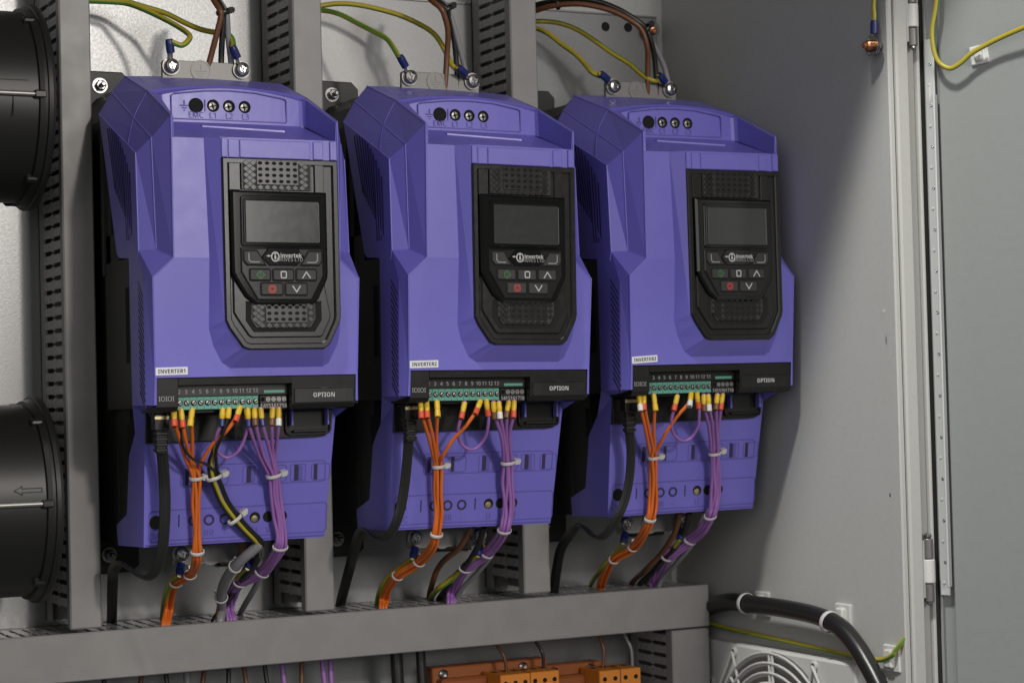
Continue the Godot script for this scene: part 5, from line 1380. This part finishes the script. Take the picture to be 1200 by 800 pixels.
func stud(label: String, at: Vector3, axis: Vector3) -> void:
	var t := thing("earth_stud", label, "earth stud", "copper earth studs")
	var f := facing(at, axis)
	var b := MB.new()
	b.lathe([Vector2(2.6, -16), Vector2(2.6, -2)], 12, f)
	b.lathe([Vector2(8, -8.5), Vector2(8, -7.5), Vector2(2.6, -7.5)], 20, f)
	b.lathe([Vector2(8.4, -6.4), Vector2(8.4, -5.4), Vector2(2.6, -5.4)], 20, f)
	part("washer", b, mats.chrome, t)
	b = MB.new()
	b.lathe([Vector2(4.6, -5.4), Vector2(4.6, -1.5), Vector2(3.4, 0), Vector2(2.6, 0.2), Vector2(2.6, 2.4), Vector2(1.8, 3.0), Vector2(0, 3.0)], 8, f)
	part("copper_nut", b, mats.copper, t)

func adhesive_mount(label: String, at: Transform3D, s := 10.5) -> void:
	var t := thing("cable_mount", label, "cable mount", "white cable mounts")
	t.transform = at
	var b := MB.new()
	b.box(-s, s, -s, s, 0, 2.6, 0.8)
	part("base", b, mats.white, t)
	b = MB.new()
	b.box(-s * 0.45, s * 0.45, -s * 0.7, s * 0.7, 2.4, 6.5, 1.2)
	part("saddle", b, mats.white, t)

func terminal_pair(label: String, x: float, y: float, z: float, wide: float, ways: int) -> void:
	var t := thing("relay_terminal", label, "terminal block", "orange terminal blocks")
	var b := MB.new()
	b.box(x, x + wide, y - 34, y, z - 34, z, 0.8)
	part("housing", b, mats.terminal_orange, t)
	for i in ways:
		var cx := x + wide * (i + 0.5) / ways
		b = MB.new()
		b.box(cx - 2.4, cx + 2.4, y - 0.5, y + 0.3, z - 25, z - 17, 0.0)
		part("wire_entry", b, mats.rubber, t)
		b = MB.new()
		b.lathe([Vector2(2.1, z), Vector2(1.9, z + 0.4), Vector2(0, z + 0.3)], 14, Transform3D(Basis.IDENTITY, Vector3(cx, y - 7.5, 0)))
		part("test_hole", b, mats.hole, t)
	b = MB.new()
	b.box(x + wide * 0.5 - 0.3, x + wide * 0.5 + 0.3, y - 34, y + 0.2, z - 33, z + 0.3)
	part("joint", b, mats.rubber, t)

func cabinet() -> void:
	# back wall, side wall with its frame, galvanised mounting plate
	var b := MB.new()
	b.box(-900, 571.5, -900, 700, -140, -124)
	struct("back_wall", b, mats.paint)
	b = MB.new()
	b.box(569.5, 572.5, -900, 700, -124, 214)
	var side := struct("side_wall", b, mats.paint)
	for q in [[41.0, 200.5, 2.6, 1.3, "white"], [17.5, 202.0, 1.0, 4.0, "duct"], [-106.0, 201.0, 0.8, 2.0, "rubber"], [-52.0, 143.0, 0.5, 0.5, "duct"]]:
		b = MB.new()
		b.xf = Transform3D(Basis(Vector3.UP, -PI / 2), Vector3(569.5, q[0], q[1]) * MM).scaled_local(Vector3.ONE * MM)
		b.prism(poly([-q[2], -0.3 * q[3], -0.2 * q[2], -q[3], 0.7 * q[2], -0.7 * q[3], q[2], 0.2 * q[3], 0.1 * q[2], q[3], -0.8 * q[2], 0.6 * q[3]]), -0.1, 0.12)
		part("paint_scuff", b, mats[q[4]], side)
	b = MB.new()
	b.box(-760, 557, -700, 330, -115, -112, 0.8)
	b.box(-760, 557, 330, 331.5, -124, -112)
	struct("mounting_plate", b, mats.galvanised)
	var t := thing("door_upright", "pale grey folded steel door frame upright along the side wall edge", "cabinet frame")
	b = MB.new()
	b.box(568.6, 574.0, -900, 700, 205, 216.5, 1.2)
	b.box(574.6, 587.2, -900, 700, 195, 219, 1.6)
	part("front_profile", b, mats.paint, t)
	b = MB.new()
	b.box(587.2, 599.0, -900, 700, 190, 210, 0.5)
	b.box(591.4, 592.4, -900, 700, 210, 211.2, 0.3)
	part("hinge_channel", b, mats.paint, t)
	b = MB.new()
	b.box(599.0, 602.2, -900, 700, 190, 214.5, 1.0)
	part("outer_lip", b, mats.paint, t)
	b = MB.new()
	b.box(602.4, 609.4, -900, 700, 190, 211.5, 1.5)
	part("door_seal", b, mats.rubber, t)
	for y in [-0.162, 0.281]:
		var h := thing("hinge", "white barrel hinge " + ("low on the frame, with grey pins" if y < 0 else "at the top edge beside the door wire"), "hinge", "door hinges", Vector3(0.5935, y, 0.2165))
		for q in [[4.0, 5.2, 21.0, "zinc_dull"], [5.2, -14.0, 4.6, "white"], [4.0, -29.0, -14.6, "zinc_dull"]]:
			b = MB.new()
			b.xf = Transform3D(Basis(Vector3.RIGHT, -PI / 2), Vector3.ZERO).scaled_local(Vector3.ONE * MM)
			b.lathe([Vector2(0, q[1]), Vector2(q[0] * 0.9, q[1]), Vector2(q[0], q[1] + 0.7), Vector2(q[0], q[2] - 0.7), Vector2(q[0] * 0.9, q[2]), Vector2(0, q[2])], 18)
			part("barrel" if q[3] == "white" else "knuckle", b, mats[q[3]], h)
		b = MB.new()
		b.xf = Transform3D(Basis(Vector3.RIGHT, -PI / 2), Vector3.ZERO).scaled_local(Vector3.ONE * MM)
		b.lathe([Vector2(1.8, 21), Vector2(3.2, 22.5), Vector2(3.2, 24), Vector2(1.4, 25.5), Vector2(0, 25.6)], 14)
		b.lathe([Vector2(1.0, -32), Vector2(2.4, -30.5), Vector2(2.4, -29)], 14)
		part("pin", b, mats.chrome, h)
		b = MB.new()
		b.box(-7, -4, -26, 20, -9, 1, 0.5)
		part("leaf", b, mats.paint, h)
	# roof slab out of view, height and overhang set to shadow the side wall
	b = MB.new()
	b.box(-900, 640, 500, 520, -140, 331, 2.0)
	struct("unseen_roof", b, mats.paint)

func open_door() -> Node3D:
	var t := thing("cabinet_door", "open pale grey cabinet door with a punched strip down its inner edge", "door", "", Vector3(0.612, 0, 0.215))
	t.rotation.y = deg_to_rad(-60)
	var b := MB.new()
	b.box(6.5, 620, -900, 700, -2.2, 0, 0.6)
	part("panel", b, mats.door_paint, t)
	b = MB.new()
	b.box(-4.6, -2.4, -900, 700, -9, 3.0, 0.4)
	b.box(-3.0, 7.0, -900, 700, -4.0, -2.4, 0.2)
	part("folded_edge", b, mats.door_paint, t)
	b = MB.new()
	b.box(-3.2, 4.6, -187, 258, 3.0, 5.0, 0.5)
	b.box(4.2, 6.0, -180, 213, 3.0, 9.5, 0.5)
	var rail := part("punched_strip", b, mats.strip, t)
	for i in 26:
		var y := 238.0 - 16.6 * i
		b = MB.new()
		b.lathe([Vector2(1.25, 5.0), Vector2(1.1, 5.5), Vector2(0.6, 5.7), Vector2(0, 5.4)], 12, Transform3D(Basis.IDENTITY, Vector3(1.6 if i % 2 == 0 else 0.2, y, 0)))
		part("punched_stud", b, mats.chrome if i % 2 == 0 else mats.strip, rail)
	b = MB.new()
	b.prism(MB.rounded(-0.2, 1.5, 208, 222, 0.7), 4.8, 5.3)
	part("keyhole_slot", b, mats.white, rail)
	return t
